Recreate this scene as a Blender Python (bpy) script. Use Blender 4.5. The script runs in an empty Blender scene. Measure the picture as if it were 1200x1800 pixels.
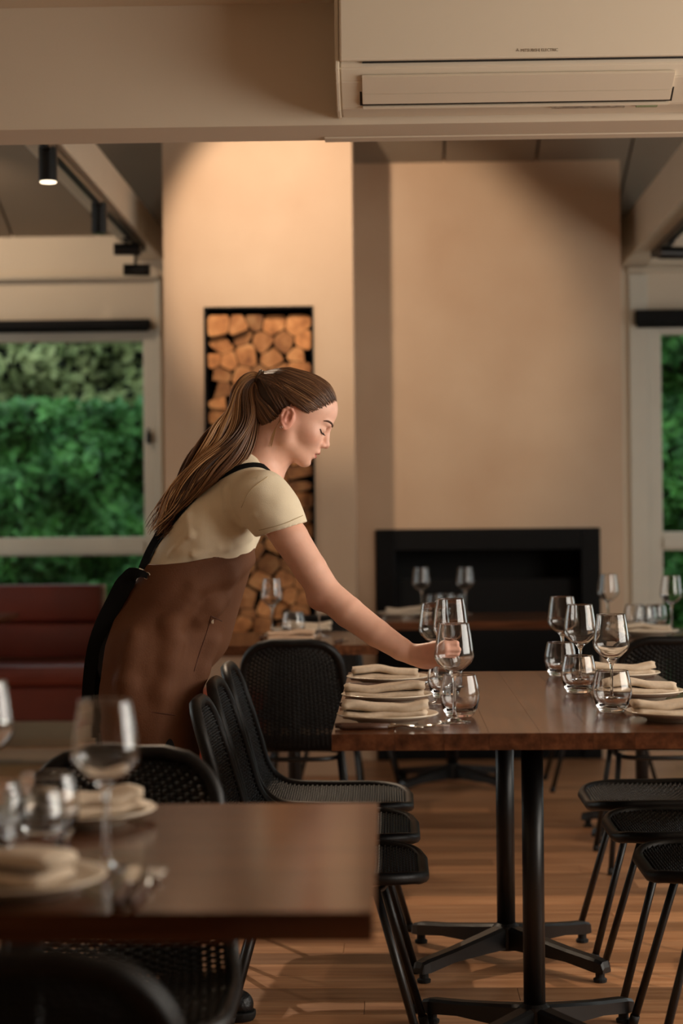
import bpy, bmesh, math, random
import numpy as np
from mathutils import Vector, Matrix

# ---------------------------------------------------------------- camera
scene = bpy.context.scene
COL = scene.collection
F_PX = 3300.0
CAM = Vector((0.0, 0.0, 1.19))
CAM_R = (Matrix.Rotation(math.radians(1.5), 3, 'Z') @ Matrix.Rotation(math.radians(90.208), 3, 'X')
         @ Matrix.Rotation(math.radians(-0.55), 3, 'Z'))
cam_data = bpy.data.cameras.new('camera')
cam = bpy.data.objects.new('camera', cam_data)
COL.objects.link(cam)
cam.matrix_world = Matrix.Translation(CAM) @ CAM_R.to_4x4()
cam_data.sensor_fit = 'VERTICAL'
cam_data.sensor_height = 36.0
cam_data.lens = F_PX / 1800.0 * 36.0
cam_data.clip_start = 0.05
cam_data.clip_end = 100
cam_data.dof.use_dof = True
cam_data.dof.focus_distance = 4.5
cam_data.dof.aperture_fstop = 2.6
scene.camera = cam

# ---------------------------------------------------------------- world, lights, exposure
world = bpy.data.worlds.new('World')
scene.world = world
world.use_nodes = True
wn = world.node_tree.nodes
wn['Background'].inputs[0].default_value = (0.86, 0.94, 1.0, 1)
wn['Background'].inputs[1].default_value = 1.35

def area_light(name, loc, target, sx, sy, power, color):
    d = bpy.data.lights.new(name, 'AREA')
    d.shape = 'RECTANGLE'; d.size = sx; d.size_y = sy
    d.energy = power; d.color = color
    o = bpy.data.objects.new(name, d); COL.objects.link(o)
    o.location = loc
    o.rotation_euler = (Vector(target) - Vector(loc)).to_track_quat('-Z', 'Y').to_euler()
    return o

area_light('daylight_right_windows', (3.3, 3.45, 1.7), (0, 3.7, 1.2), 3.1, 1.6, 96, (1.0, 0.89, 0.77))
area_light('daylight_right_far_windows', (3.3, 7.8, 1.6), (0, 7.8, 1.2), 2.4, 1.5, 7, (1.0, 0.93, 0.85))
area_light('daylight_left_far_windows', (-3.3, 7.3, 1.6), (0, 7.3, 1.2), 2.4, 1.5, 6, (1.0, 0.93, 0.85))

scene.view_settings.view_transform = 'Standard'
scene.view_settings.look = 'None'
scene.view_settings.exposure = 0.22
scene.view_settings.gamma = 1.0
scene.view_settings.use_curve_mapping = False
scene.cycles.use_denoising = True
scene.cycles.sample_clamp_indirect = 4.0
scene.cycles.transparent_max_bounces = 12
scene.cycles.max_bounces = 9
scene.cycles.diffuse_bounces = 4
scene.cycles.glossy_bounces = 4
scene.cycles.transmission_bounces = 9

random.seed(7)
rng = np.random.default_rng(11)

# ---------------------------------------------------------------- helpers
def ray(px, py):
    return (CAM_R @ Vector(((px - 600) / F_PX, -(py - 900) / F_PX, -1.0)))
def at_y(px, py, Y):
    d = ray(px, py); return CAM + d * (Y / d.y)
def at_z(px, py, z):
    d = ray(px, py); return CAM + d * ((z - CAM.z) / d.z)

def obj(name, mesh, mat=None, parent=None, smooth=False):
    if isinstance(mesh, bmesh.types.BMesh):
        me = bpy.data.meshes.new(name); mesh.normal_update(); mesh.to_mesh(me); mesh.free()
    else:
        me = mesh
    o = bpy.data.objects.new(name, me); COL.objects.link(o)
    if mat is not None and len(me.materials) == 0: me.materials.append(mat)
    if smooth:
        me.polygons.foreach_set('use_smooth', np.ones(len(me.polygons), bool))
    if parent is not None: o.parent = parent
    return o
def tag(o, label, cat, group=None):
    o['label'] = label; o['category'] = cat
    if group: o['group'] = group
    return o
def thing(name, label, cat, loc=(0, 0, 0), rotz=0, group=None):
    o = bpy.data.objects.new(name, None); COL.objects.link(o)
    o.empty_display_size = 0.1
    o.location = loc; o.rotation_euler = (0, 0, rotz)
    return tag(o, label, cat, group)
def struct(name, mesh, mat, smooth=False):
    o = obj(name, mesh, mat, None, smooth); o['kind'] = 'structure'; return o
def copy_tree(root, loc, rotz, label=None, group=None):
    r = root.copy(); COL.objects.link(r)
    r.location = loc; r.rotation_euler = (0, 0, rotz)
    if label: r['label'] = label
    if group: r['group'] = group
    for ch in list(root.children):
        c = ch.copy(); COL.objects.link(c); c.parent = r
        for g in list(ch.children):
            d = g.copy(); COL.objects.link(d); d.parent = c
    return r

def box(bm, x0, x1, y0, y1, z0, z1, bevel=0.0):
    vs = [bm.verts.new(p) for p in ((x0, y0, z0), (x1, y0, z0), (x1, y1, z0), (x0, y1, z0),
                                    (x0, y0, z1), (x1, y0, z1), (x1, y1, z1), (x0, y1, z1))]
    fs = [bm.faces.new([vs[i] for i in f]) for f in ((3, 2, 1, 0), (4, 5, 6, 7), (0, 1, 5, 4), (1, 2, 6, 5), (2, 3, 7, 6), (3, 0, 4, 7))]
    if bevel > 0:
        es = set()
        for f in fs: es.update(f.edges)
        bmesh.ops.bevel(bm, geom=list(es), offset=bevel, segments=2, affect='EDGES', profile=0.5)
    return bm
def bx(x0, x1, y0, y1, z0, z1, bevel=0.0):
    return box(bmesh.new(), x0, x1, y0, y1, z0, z1, bevel)
def prism(bm, poly, axis, a, b):
    """extrude a polygon (list of 2-D points) along axis from a to b"""
    def p3(p, t):
        if axis == 'X': return (t, p[0], p[1])
        if axis == 'Y': return (p[0], t, p[1])
        return (p[0], p[1], t)
    v0 = [bm.verts.new(p3(p, a)) for p in poly]; v1 = [bm.verts.new(p3(p, b)) for p in poly]
    n = len(poly)
    bm.faces.new(v0); bm.faces.new(list(reversed(v1)))
    for i in range(n):
        bm.faces.new((v0[(i + 1) % n], v0[i], v1[i], v1[(i + 1) % n]))
    bmesh.ops.recalc_face_normals(bm, faces=bm.faces)
    return bm
def tube(bm, pts, r, seg=8, closed=False, caps=True, flat=None, twist_ref=None):
    """tube along points; r scalar or list; flat = (a, b) scales the section"""
    pts = [Vector(p) for p in pts]; n = len(pts)
    rs = r if isinstance(r, (list, tuple, np.ndarray)) else [r] * n
    rings = []
    ref = Vector(twist_ref) if twist_ref is not None else None
    prev = None
    for i, p in enumerate(pts):
        if closed: t = pts[(i + 1) % n] - pts[i - 1]
        else: t = pts[min(i + 1, n - 1)] - pts[max(i - 1, 0)]
        if t.length < 1e-9: t = Vector((0, 0, 1))
        t.normalize()
        if ref is not None:
            a = ref - t * ref.dot(t)
        elif prev is None:
            q = Vector((0, 0, 1)) if abs(t.z) < 0.9 else Vector((1, 0, 0))
            a = q - t * q.dot(t)
        else:
            a = prev - t * prev.dot(t)
        if a.length < 1e-6: a = t.orthogonal()
        a.normalize(); prev = a
        b = t.cross(a)
        fa, fb = flat if flat else (1, 1)
        rings.append([bm.verts.new(p + (a * math.cos(2 * math.pi * k / seg) * fa + b * math.sin(2 * math.pi * k / seg) * fb) * rs[i]) for k in range(seg)])
    m = n if closed else n - 1
    for i in range(m):
        A, B = rings[i], rings[(i + 1) % n]
        for k in range(seg):
            bm.faces.new((A[k], A[(k + 1) % seg], B[(k + 1) % seg], B[k]))
    if caps and not closed:
        bm.faces.new(list(reversed(rings[0]))); bm.faces.new(rings[-1])
    return bm
def lathe(prof, seg=32):
    """closed or open profile [(r, z)...] turned about Z"""
    bm = bmesh.new(); rings = []
    for r, z in prof:
        if r < 1e-6: rings.append([bm.verts.new((0, 0, z))])
        else: rings.append([bm.verts.new((r * math.cos(2 * math.pi * k / seg), r * math.sin(2 * math.pi * k / seg), z)) for k in range(seg)])
    for A, B in zip(rings[:-1], rings[1:]):
        for k in range(seg):
            k2 = (k + 1) % seg
            if len(A) == 1 and len(B) == 1: continue
            if len(A) == 1: bm.faces.new((A[0], B[k2], B[k]))
            elif len(B) == 1: bm.faces.new((A[k], A[k2], B[0]))
            else: bm.faces.new((A[k], A[k2], B[k2], B[k]))
    bmesh.ops.recalc_face_normals(bm, faces=bm.faces)
    return bm
def catmull(pts, n):
    pts = [np.array(p, float) for p in pts]
    P = [2 * pts[0] - pts[1]] + pts + [2 * pts[-1] - pts[-2]]
    out = []
    m = len(pts) - 1
    for k in range(n):
        t = k / (n - 1) * m; i = min(int(t), m - 1); u = t - i
        p0, p1, p2, p3 = P[i], P[i + 1], P[i + 2], P[i + 3]
        out.append(0.5 * (2 * p1 + (p2 - p0) * u + (2 * p0 - 5 * p1 + 4 * p2 - p3) * u * u + (3 * p1 - p0 - 3 * p2 + p3) * u ** 3))
    return np.array(out)

# ---------------------------------------------------------------- materials
def srgb(r, g, b):
    f = lambda c: (c / 255 / 12.92) if c / 255 <= 0.04045 else ((c / 255 + 0.055) / 1.055) ** 2.4
    return (f(r), f(g), f(b), 1.0)
MATS = {}
def mat(name, col, rough=0.6, metal=0.0, var=0.0, scale=8.0, bump=0.0, bscale=60.0, spec=0.5, stretch=None, coat=0.0, coat_rough=0.2, col2=None, detail=4.0):
    m = bpy.data.materials.new(name); m.use_nodes = True
    nt = m.node_tree; b = nt.nodes['Principled BSDF']
    b.inputs['Base Color'].default_value = col
    b.inputs['Roughness'].default_value = rough
    b.inputs['Metallic'].default_value = metal
    b.inputs['Specular IOR Level'].default_value = spec
    b.inputs['Coat Weight'].default_value = coat
    b.inputs['Coat Roughness'].default_value = coat_rough
    tc = nt.nodes.new('ShaderNodeTexCoord')
    mp = nt.nodes.new('ShaderNodeMapping')
    nt.links.new(tc.outputs['Object'], mp.inputs['Vector'])
    if stretch: mp.inputs['Scale'].default_value = stretch
    if var > 0 or col2:
        n = nt.nodes.new('ShaderNodeTexNoise'); n.inputs['Scale'].default_value = scale; n.inputs['Detail'].default_value = detail
        nt.links.new(mp.outputs[0], n.inputs['Vector'])
        r = nt.nodes.new('ShaderNodeValToRGB')
        c2 = col2 if col2 else tuple(min(1, c * (1 + var)) for c in col[:3]) + (1,)
        c1 = col if col2 else tuple(c * (1 - var) for c in col[:3]) + (1,)
        r.color_ramp.elements[0].position = 0.3; r.color_ramp.elements[1].position = 0.7
        r.color_ramp.elements[0].color = c1; r.color_ramp.elements[1].color = c2
        nt.links.new(n.outputs['Fac'], r.inputs['Fac']); nt.links.new(r.outputs['Color'], b.inputs['Base Color'])
    if bump > 0:
        n2 = nt.nodes.new('ShaderNodeTexNoise'); n2.inputs['Scale'].default_value = bscale; n2.inputs['Detail'].default_value = 3
        nt.links.new(mp.outputs[0], n2.inputs['Vector'])
        bp = nt.nodes.new('ShaderNodeBump'); bp.inputs['Strength'].default_value = bump; bp.inputs['Distance'].default_value = 0.01
        nt.links.new(n2.outputs['Fac'], bp.inputs['Height']); nt.links.new(bp.outputs[0], b.inputs['Normal'])
    MATS[name] = m
    return m
def wood(name, c_dark, c_mid, c_light, stretch, rough=0.35, scale=3.0, rand=0.35, coat=0.0, spec=0.5):
    """grain along the axis with the small stretch; every board takes its own tone from Object Info random"""
    m = bpy.data.materials.new(name); m.use_nodes = True
    nt = m.node_tree; b = nt.nodes['Principled BSDF']
    tc = nt.nodes.new('ShaderNodeTexCoord'); mp = nt.nodes.new('ShaderNodeMapping')
    mp.inputs['Scale'].default_value = stretch
    info = nt.nodes.new('ShaderNodeObjectInfo')
    sc = nt.nodes.new('ShaderNodeVectorMath'); sc.operation = 'SCALE'
    cmb = nt.nodes.new('ShaderNodeCombineXYZ')
    for i in range(3): nt.links.new(info.outputs['Random'], cmb.inputs[i])
    nt.links.new(cmb.outputs[0], sc.inputs[0]); sc.inputs['Scale'].default_value = 37.0
    add = nt.nodes.new('ShaderNodeVectorMath'); add.operation = 'ADD'
    nt.links.new(tc.outputs['Object'], add.inputs[0]); nt.links.new(sc.outputs[0], add.inputs[1])
    nt.links.new(add.outputs[0], mp.inputs['Vector'])
    n = nt.nodes.new('ShaderNodeTexNoise'); n.inputs['Scale'].default_value = scale; n.inputs['Detail'].default_value = 6; n.inputs['Roughness'].default_value = 0.6
    nt.links.new(mp.outputs[0], n.inputs['Vector'])
    r = nt.nodes.new('ShaderNodeValToRGB')
    e = r.color_ramp.elements
    e[0].position = 0.28; e[0].color = c_dark; e[1].position = 0.72; e[1].color = c_light
    k = e.new(0.5); k.color = c_mid
    nt.links.new(n.outputs['Fac'], r.inputs['Fac'])
    hsv = nt.nodes.new('ShaderNodeHueSaturation')
    mr = nt.nodes.new('ShaderNodeMapRange'); mr.inputs['To Min'].default_value = 1 - rand; mr.inputs['To Max'].default_value = 1 + rand
    nt.links.new(info.outputs['Random'], mr.inputs['Value']); nt.links.new(mr.outputs[0], hsv.inputs['Value'])
    nt.links.new(r.outputs['Color'], hsv.inputs['Color']); nt.links.new(hsv.outputs[0], b.inputs['Base Color'])
    b.inputs['Roughness'].default_value = rough; b.inputs['Specular IOR Level'].default_value = spec
    b.inputs['Coat Weight'].default_value = coat; b.inputs['Coat Roughness'].default_value = 0.15
    bp = nt.nodes.new('ShaderNodeBump'); bp.inputs['Strength'].default_value = 0.08; bp.inputs['Distance'].default_value = 0.004
    nt.links.new(n.outputs['Fac'], bp.inputs['Height']); nt.links.new(bp.outputs[0], b.inputs['Normal'])
    MATS[name] = m
    return m
def glass(name, col=(1, 1, 1, 1), ior=1.46, rough=0.0):
    m = bpy.data.materials.new(name); m.use_nodes = True
    b = m.node_tree.nodes['Principled BSDF']
    b.inputs['Base Color'].default_value = col; b.inputs['Roughness'].default_value = rough
    b.inputs['IOR'].default_value = ior; b.inputs['Transmission Weight'].default_value = 1.0
    MATS[name] = m
    return m
def pane_mat(name):
    m = bpy.data.materials.new(name); m.use_nodes = True
    nt = m.node_tree; nt.nodes.remove(nt.nodes['Principled BSDF'])
    out = nt.nodes['Material Output']
    tr = nt.nodes.new('ShaderNodeBsdfTransparent'); tr.inputs[0].default_value = (0.94, 0.97, 0.95, 1)
    gl = nt.nodes.new('ShaderNodeBsdfGlossy'); gl.inputs['Roughness'].default_value = 0.02
    mx = nt.nodes.new('ShaderNodeMixShader'); mx.inputs[0].default_value = 0.006
    nt.links.new(tr.outputs[0], mx.inputs[1]); nt.links.new(gl.outputs[0], mx.inputs[2]); nt.links.new(mx.outputs[0], out.inputs[0])
    return m
def emit(name, col, s):
    m = bpy.data.materials.new(name); m.use_nodes = True
    b = m.node_tree.nodes['Principled BSDF']
    b.inputs['Emission Color'].default_value = col; b.inputs['Emission Strength'].default_value = s
    return m

M_wall = mat('wall_paint', srgb(214, 199, 178), 0.7, var=0.03, scale=2, bump=0.03, bscale=200)
M_trim = mat('trim_paint', srgb(205, 192, 172), 0.45, var=0.03, scale=3)
M_plaster = mat('polished_plaster', srgb(192, 160, 131), 0.55, scale=1.6, col2=srgb(209, 182, 154), bump=0.05, bscale=12, detail=8)
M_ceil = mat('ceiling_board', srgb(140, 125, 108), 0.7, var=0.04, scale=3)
M_black_steel = mat('black_steel', srgb(6, 6, 7), 0.6, spec=0.2, var=0.2, scale=20)
M_black_deep = mat('soot_black', srgb(10, 10, 10), 0.8, var=0.2, scale=10)
M_black_powder = mat('black_powder_coat', srgb(9, 9, 10), 0.4, metal=0.0, var=0.1, scale=30, spec=0.5)
M_rattan = mat('black_rattan', srgb(9, 9, 10), 0.45, spec=0.3, var=0.25, scale=90, bump=0.1, bscale=300)
M_frame = mat('window_frame_paint', srgb(206, 200, 186), 0.4, var=0.03, scale=5)
M_floor = wood('floor_oak', srgb(146, 98, 64), srgb(172, 122, 84), srgb(196, 148, 108), (1.2, 18, 18), rough=0.36, scale=2.2, rand=0.34)
M_table = wood('table_timber', srgb(60, 35, 23), srgb(90, 55, 36), srgb(117, 75, 49), (16, 1.2, 16), rough=0.17, scale=2.4, rand=0.16, spec=0.3)
M_table_x = wood('table_timber_crosswise', srgb(60, 35, 23), srgb(90, 55, 36), srgb(117, 75, 49), (1.2, 16, 16), rough=0.17, scale=2.4, rand=0.16, spec=0.3)
M_glass = glass('clear_glass')
M_pane = pane_mat('window_glass')
M_plate = mat('stoneware_glaze', srgb(214, 198, 176), 0.3, var=0.05, scale=30, coat=0.3)
M_linen = mat('linen', srgb(204, 186, 164), 0.9, var=0.08, scale=120, bump=0.12, bscale=420)
M_linen2 = mat('linen_pinkish', srgb(206, 174, 146), 0.9, var=0.08, scale=120, bump=0.12, bscale=420)
M_steel = mat('cutlery_steel', srgb(196, 190, 180), 0.2, metal=1.0, var=0.03, scale=20)
M_handle = mat('cutlery_wood', srgb(70, 42, 28), 0.45, var=0.25, scale=60, stretch=(1, 8, 8))
M_red = mat('red_leather', srgb(96, 34, 20), 0.42, var=0.12, scale=7, bump=0.1, bscale=160)
M_ac = mat('ac_plastic', srgb(222, 210, 190), 0.38, var=0.01, scale=2)
M_ac_dark = mat('ac_vent_dark', srgb(30, 27, 24), 0.6, var=0.1)
M_ac_print = mat('ac_print', srgb(140, 128, 112), 0.5, var=0.02)
M_rubber = mat('black_rubber', srgb(12, 12, 12), 0.7, var=0.1)
# ================================================================ ROOM
XL, XR, YB, YF = -3.4, 3.4, -2.4, 9.9
def ceil_z(Y): return 2.70 + 0.37 * (YF - Y)
# ---- floor: base slab, boards as pieces
floor = struct('floor', bx(XL, XR, YB, YF + 0.1, -0.10, -0.018), M_floor)
PW = 0.128
plank_meshes = {}
row = 0
y = 3.1
while y < 9.9:
    x = XL
    first = True
    while x < XR - 0.05:
        L = random.choice((1.2, 1.5, 1.8, 2.1, 2.4))
        if L not in plank_meshes:
            bm = bx(0.0006, L - 0.0006, 0.0006, PW - 0.0006, -0.018, 0.0, 0)
            top = [e for e in bm.edges if all(v.co.z > -0.001 for v in e.verts)]
            bmesh.ops.bevel(bm, geom=top, offset=0.0009, segments=1, affect='EDGES')
            me = bpy.data.meshes.new('plank'); bm.normal_update(); bm.to_mesh(me); bm.free(); me.materials.append(M_floor)
            plank_meshes[L] = me
        o = bpy.data.objects.new('plank', plank_meshes[L]); COL.objects.link(o); o.parent = floor
        o.location = (x, y, 0)
        Lw = L * random.uniform(0.3, 1.0) if first else L
        first = False
        if XR - (x + Lw) < 0.5: Lw = XR - x
        o.scale.x = Lw / L
        x += Lw
    y += PW; row += 1
# boards nearer than the picture shows
bm = bmesh.new()
for k in range(int((3.1 - YB) / PW) + 1):
    box(bm, XL, XR, 3.1 - (k + 1) * PW + 0.0006, 3.1 - k * PW - 0.0006, -0.018, 0.0)
o = obj('near_planks', bm, M_floor, floor); o['kind'] = 'stuff'

# ---- far wall: piers, headers and sills around two windows
L_GLASS_R = at_y(252, 770, YF).x          # right edge of glass, left window
WL1 = at_y(275, 770, YF).x                # right edge of frame
WL0 = -3.1
WR0 = at_y(1140, 770, YF).x
WR1 = 3.1
WZ0 = at_y(200, 1298, YF).z
WZ1 = at_y(130, 580, YF).z
bm = bmesh.new()
T = 0.18
box(bm, XL, WL0, YF, YF + T, 0, 2.75)
box(bm, WL1, WR0, YF, YF + T, 0, 2.75)
box(bm, WR1, XR, YF, YF + T, 0, 2.75)
for a, b in ((WL0, WL1), (WR0, WR1)):
    box(bm, a, b, YF, YF + T, WZ1, 2.75); box(bm, a, b, YF, YF + T, -0.02, WZ0)
struct('wall_far', bm, M_wall)
# wall plate under the sloping ceiling, on both sides of the chimney
def plate(name, xa, xb):
    bm = bmesh.new(); box(bm, xa, xb, YF - 0.05, YF - 0.0005, 2.47, 2.49, 0.004)
    struct(name, bm, M_trim)
plate('trim_3', XL, at_y(285, 470, 9.85).x - 0.02); plate('trim_4', at_y(1096, 460, 9.85).x + 0.02, XR)

def window(name, x0, x1, latch_x):
    w = bpy.data.objects.new(name, None); COL.objects.link(w); w['kind'] = 'structure'
    w.location = (0, YF, 0)
    fw = 0.068
    z_mid0, z_mid1 = at_y(100, 977, YF).z, at_y(100, 945, YF).z
    zb = at_y(200, 1262, YF).z
    ya, yb = 0.0, 0.10
    def part(nm, *a): return obj(nm, bx(*a, bevel=0.004), M_frame, w)
    part('jamb', x0, x0 + fw, ya, yb, WZ0, WZ1); part('jamb', x1 - fw, x1, ya, yb, WZ0, WZ1)
    part('head', x0 + fw, x1 - fw, ya, yb, WZ1 - 0.06, WZ1)
    part('sill', x0 + fw, x1 - fw, ya - 0.0, yb, WZ0, zb)
    part('rail', x0 + fw, x1 - fw, ya, yb, z_mid0, z_mid1)
    part('rail_bead', x0 + fw, x1 - fw, ya - 0.012, ya - 0.0004, z_mid0 + 0.012, z_mid1 - 0.03)
    n = 2
    xs = np.linspace(x0 + fw, x1 - fw, n + 1)
    for i in range(n):
        a, b = xs[i], xs[i + 1]
        if i: part('mullion', a - 0.03, a + 0.03, ya + 0.001, yb - 0.001, zb + 0.001, WZ1 - 0.061)
        for za, zc in ((z_mid1, WZ1 - 0.06), (zb, z_mid0)):
            obj('pane', bx(a + (0.031 if i else 0), b - (0.031 if i < n - 1 else 0), 0.05, 0.056, za, zc), M_pane, w)
    if latch_x is not None:
        bm = bmesh.new(); lz = at_y(262, 770, YF).z
        box(bm, latch_x - 0.014, latch_x + 0.014, -0.03, -0.001, lz - 0.03, lz + 0.03, 0.008)
        box(bm, latch_x - 0.006, latch_x + 0.006, -0.045, -0.02, lz - 0.02, lz + 0.05, 0.003)
        obj('latch', bm, M_black_powder, w)
    return w
window('window_1', WL0, WL1, at_y(262, 770, YF).x)
window('window_2', WR0, WR1, None)
# architraves beside the windows
struct('trim_5', bx(WR0 - 0.10, WR0 - 0.002, YF - 0.02, YF - 0.0005, 0, 2.46, 0.004), M_frame)
struct('trim_6', bx(WL1 + 0.002, WL1 + 0.03, YF - 0.02, YF - 0.0005, 0, 2.46, 0.004), M_frame)
# roller blinds
for nm, xa, xb, za, zb_, lab in (('roller_blind', WL0, at_y(263, 568, 9.83).x, at_y(130, 579, 9.83).z, at_y(130, 562, 9.83).z, 'rolled-up black blind above the large left window'),
                            ('roller_blind', at_y(1117, 556, 9.83).x, WR1, at_y(1150, 571, 9.83).z, at_y(1150, 544, 9.83).z, 'rolled-up black blind above the right window beside the fireplace')):
    t = thing(nm, lab, 'blind', ((xa + xb) / 2, YF - 0.04, za))
    h = (xb - xa) / 2; hh = zb_ - za
    obj('cassette', bx(-h, h, -0.035, 0.0385, 0.004, hh, 0.006), M_black_steel, t)
    obj('bottom_bar', bx(-h + 0.01, h - 0.01, -0.01, 0.01, -0.012, 0.0035, 0.002), M_black_steel, t)

# ---- side walls (with glazed openings) and the wall behind the camera
def side_wall(name, x0, x1, wins):
    bm = bmesh.new(); z0, z1 = 0.8, 2.5
    y = YB
    for a, b in wins:
        box(bm, x0, x1, y, a, 0, 3.95); box(bm, x0, x1, a, b, 0, z0); box(bm, x0, x1, a, b, z1, 3.95); y = b
    box(bm, x0, x1, y, YF + T, 0, 3.95)
    struct(name, bm, M_wall)
side_wall('wall_left', XL - 0.15, XL, ((6.1, 8.5),))
side_wall('wall_right', XR, XR + 0.15, ((1.9, 5.0), (6.6, 9.0)))
nwin = 3
for xs, wins in (((XL - 0.1, XL - 0.05), ((6.1, 8.5),)), ((XR + 0.05, XR + 0.1), ((1.9, 5.0), (6.6, 9.0)))):
    for a, b in wins:
        w = bpy.data.objects.new('window_%d' % nwin, None); COL.objects.link(w); w['kind'] = 'structure'; nwin += 1
        obj('jamb', bx(xs[0], xs[1], a, a + 0.06, 0.8, 2.5), M_frame, w); obj('jamb', bx(xs[0], xs[1], b - 0.06, b, 0.8, 2.5), M_frame, w)
        obj('head', bx(xs[0], xs[1], a + 0.06, b - 0.06, 2.44, 2.5), M_frame, w); obj('sill', bx(xs[0], xs[1], a + 0.06, b - 0.06, 0.8, 0.86), M_frame, w)
        k = 3
        for i in range(k):
            ya = a + 0.06 + (b - a - 0.12) * i / k; yb = a + 0.06 + (b - a - 0.12) * (i + 1) / k
            if i: obj('mullion', bx(xs[0], xs[1], ya - 0.025, ya + 0.025, 0.861, 2.439), M_frame, w)
            obj('pane', bx(xs[0] + 0.02, xs[0] + 0.026, ya + 0.026, yb - 0.026, 0.861, 2.439), M_pane, w)
struct('wall_back', bx(XL, XR, YB - 0.15, YB, 0, 2.6), M_wall)

# ---- bulkhead with its two levels of ceiling
BZ = 2.24
bm = bmesh.new(); box(bm, XL, XR, 5.0, 5.2, BZ, 3.95)
struct('wall_bulkhead', bm, M_wall)
struct('trim_7', bx(at_y(571, 250, 5.19).x, XR, 5.15, 5.204, BZ - 0.005, BZ - 0.0005, 0.001), M_wall)
bm = bmesh.new(); box(bm, XL, XR, YB, 4.9995, 2.566, 2.66)
struct('ceiling', bm, M_wall)
# sloping ceiling of wide panels with dark joints
RIDGE = 6.9
ceil_far = struct('ceiling_slope', prism(bmesh.new(), [(YF + T, ceil_z(YF + T) + 0.03), (YF + T, ceil_z(YF + T) + 0.10), (RIDGE, ceil_z(RIDGE) + 0.10), (5.2, ceil_z(RIDGE) + 0.10), (5.2, ceil_z(RIDGE) + 0.03), (RIDGE, ceil_z(RIDGE) + 0.03)], 'X', XL, XR), M_black_deep)
joints = [at_y(780, 270, 9.2).x, at_y(943, 270, 9.2).x]
pw = joints[1] - joints[0]
x = joints[0] - pw * 7
pm = None
while x < XR:
    xa, xb = max(x, XL), min(x + pw, XR)
    if xb - xa > 0.02:
        g = 0.006
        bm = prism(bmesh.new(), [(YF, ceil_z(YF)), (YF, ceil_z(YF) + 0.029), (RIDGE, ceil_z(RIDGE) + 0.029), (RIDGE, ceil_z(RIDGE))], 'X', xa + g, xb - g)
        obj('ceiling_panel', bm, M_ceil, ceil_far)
    x += pw

# ---- chimney column with the wood niche (left) and fireplace breast (right)
CY = 8.7
CX0, CX1 = at_y(288, 600, CY).x, at_y(622, 700, CY).x
NX0, NX1 = at_y(360, 700, CY).x, at_y(552, 700, CY).x
NZ1, NZ0 = at_y(455, 539, CY).z, 0.56
ND = 0.42
bm = bmesh.new()
box(bm, CX0, NX0, CY, YF - 0.001, 0, 3.6); box(bm, NX1, CX1, CY, YF - 0.001, 0, 3.6)
box(bm, NX0, NX1, CY, YF - 0.001, NZ1, 3.6); box(bm, NX0, NX1, CY, YF - 0.001, 0, NZ0)
box(bm, NX0, NX1, CY + ND, YF - 0.001, NZ0, NZ1)
struct('wall_chimney', bm, M_plaster)
# black steel lining of the niche
lin = thing('wood_niche_lining', 'black steel lining of the tall firewood niche', 'niche', ((NX0 + NX1) / 2, CY, NZ0))
hw = (NX1 - NX0) / 2; hz = NZ1 - NZ0
obj('side_plate', bx(-hw + 0.0005, -hw + 0.009, -0.012, ND - 0.0005, 0.0005, hz - 0.0005), M_black_steel, lin)
obj('side_plate', bx(hw - 0.009, hw - 0.0005, -0.012, ND - 0.0005, 0.0005, hz - 0.0005), M_black_steel, lin)
obj('top_plate', bx(-hw + 0.0095, hw - 0.0095, -0.012, ND - 0.0005, hz - 0.009, hz - 0.0005), M_black_steel, lin)
obj('bottom_plate', bx(-hw + 0.0095, hw - 0.0095, -0.012, ND - 0.0005, 0.0005, 0.009), M_black_steel, lin)
obj('back_plate', bx(-hw + 0.0095, hw - 0.0095, ND - 0.009, ND - 0.0005, 0.0095, hz - 0.0095), M_black_deep, lin)

FY = 9.25
FX1 = at_y(1093, 700, FY).x
OX0, OX1 = at_y(660, 1000, FY).x, at_y(1055, 1000, FY).x
OZ1 = at_y(860, 929, FY).z
bm = bmesh.new()
box(bm, CX1 + 0.0005, OX0, FY, YF - 0.001, 0, 3.1); box(bm, OX1, FX1, FY, YF - 0.001, 0, 3.1)
box(bm, OX0, OX1, FY, YF - 0.001, OZ1, 3.1)
struct('wall_fireplace', bm, M_plaster)
fp = thing('fireplace', 'wide black steel fireplace insert in the plaster chimney breast', 'fireplace', ((OX0 + OX1) / 2, FY, 0))
h = (OX1 - OX0) / 2
bw = 0.095
g = 0.001
obj('surround', bx(-h + g, -h + bw, -0.015, 0.5, 0.001, OZ1 - g, 0.003), M_black_steel, fp)
obj('surround', bx(h - bw, h - g, -0.015, 0.5, 0.001, OZ1 - g, 0.003), M_black_steel, fp)
obj('lintel', bx(-h + bw + g, h - bw - g, -0.015, 0.5, OZ1 - 0.105, OZ1 - g, 0.003), M_black_steel, fp)
obj('firebox_back', bx(-h + bw + g, h - bw - g, 0.42, 0.5, 0.001, OZ1 - 0.107), M_black_deep, fp)
obj('hearth_panel', bx(-h + bw + g, h - bw - g, 0.10, 0.13, 0.36, OZ1 - 0.25, 0.003), M_black_steel, fp)
obj('hearth_base', bx(-h + bw + g, h - bw - g, 0.0, 0.42 - g, 0.001, 0.35, 0.004), M_black_steel, fp)
for i in range(5):
    xx = -h * 0.6 + i * h * 0.3
    obj('grate_bar', tube(bmesh.new(), [(xx, 0.15, 0.38), (xx, 0.40, 0.38)], 0.008, 6), M_black_deep, fp)

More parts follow.
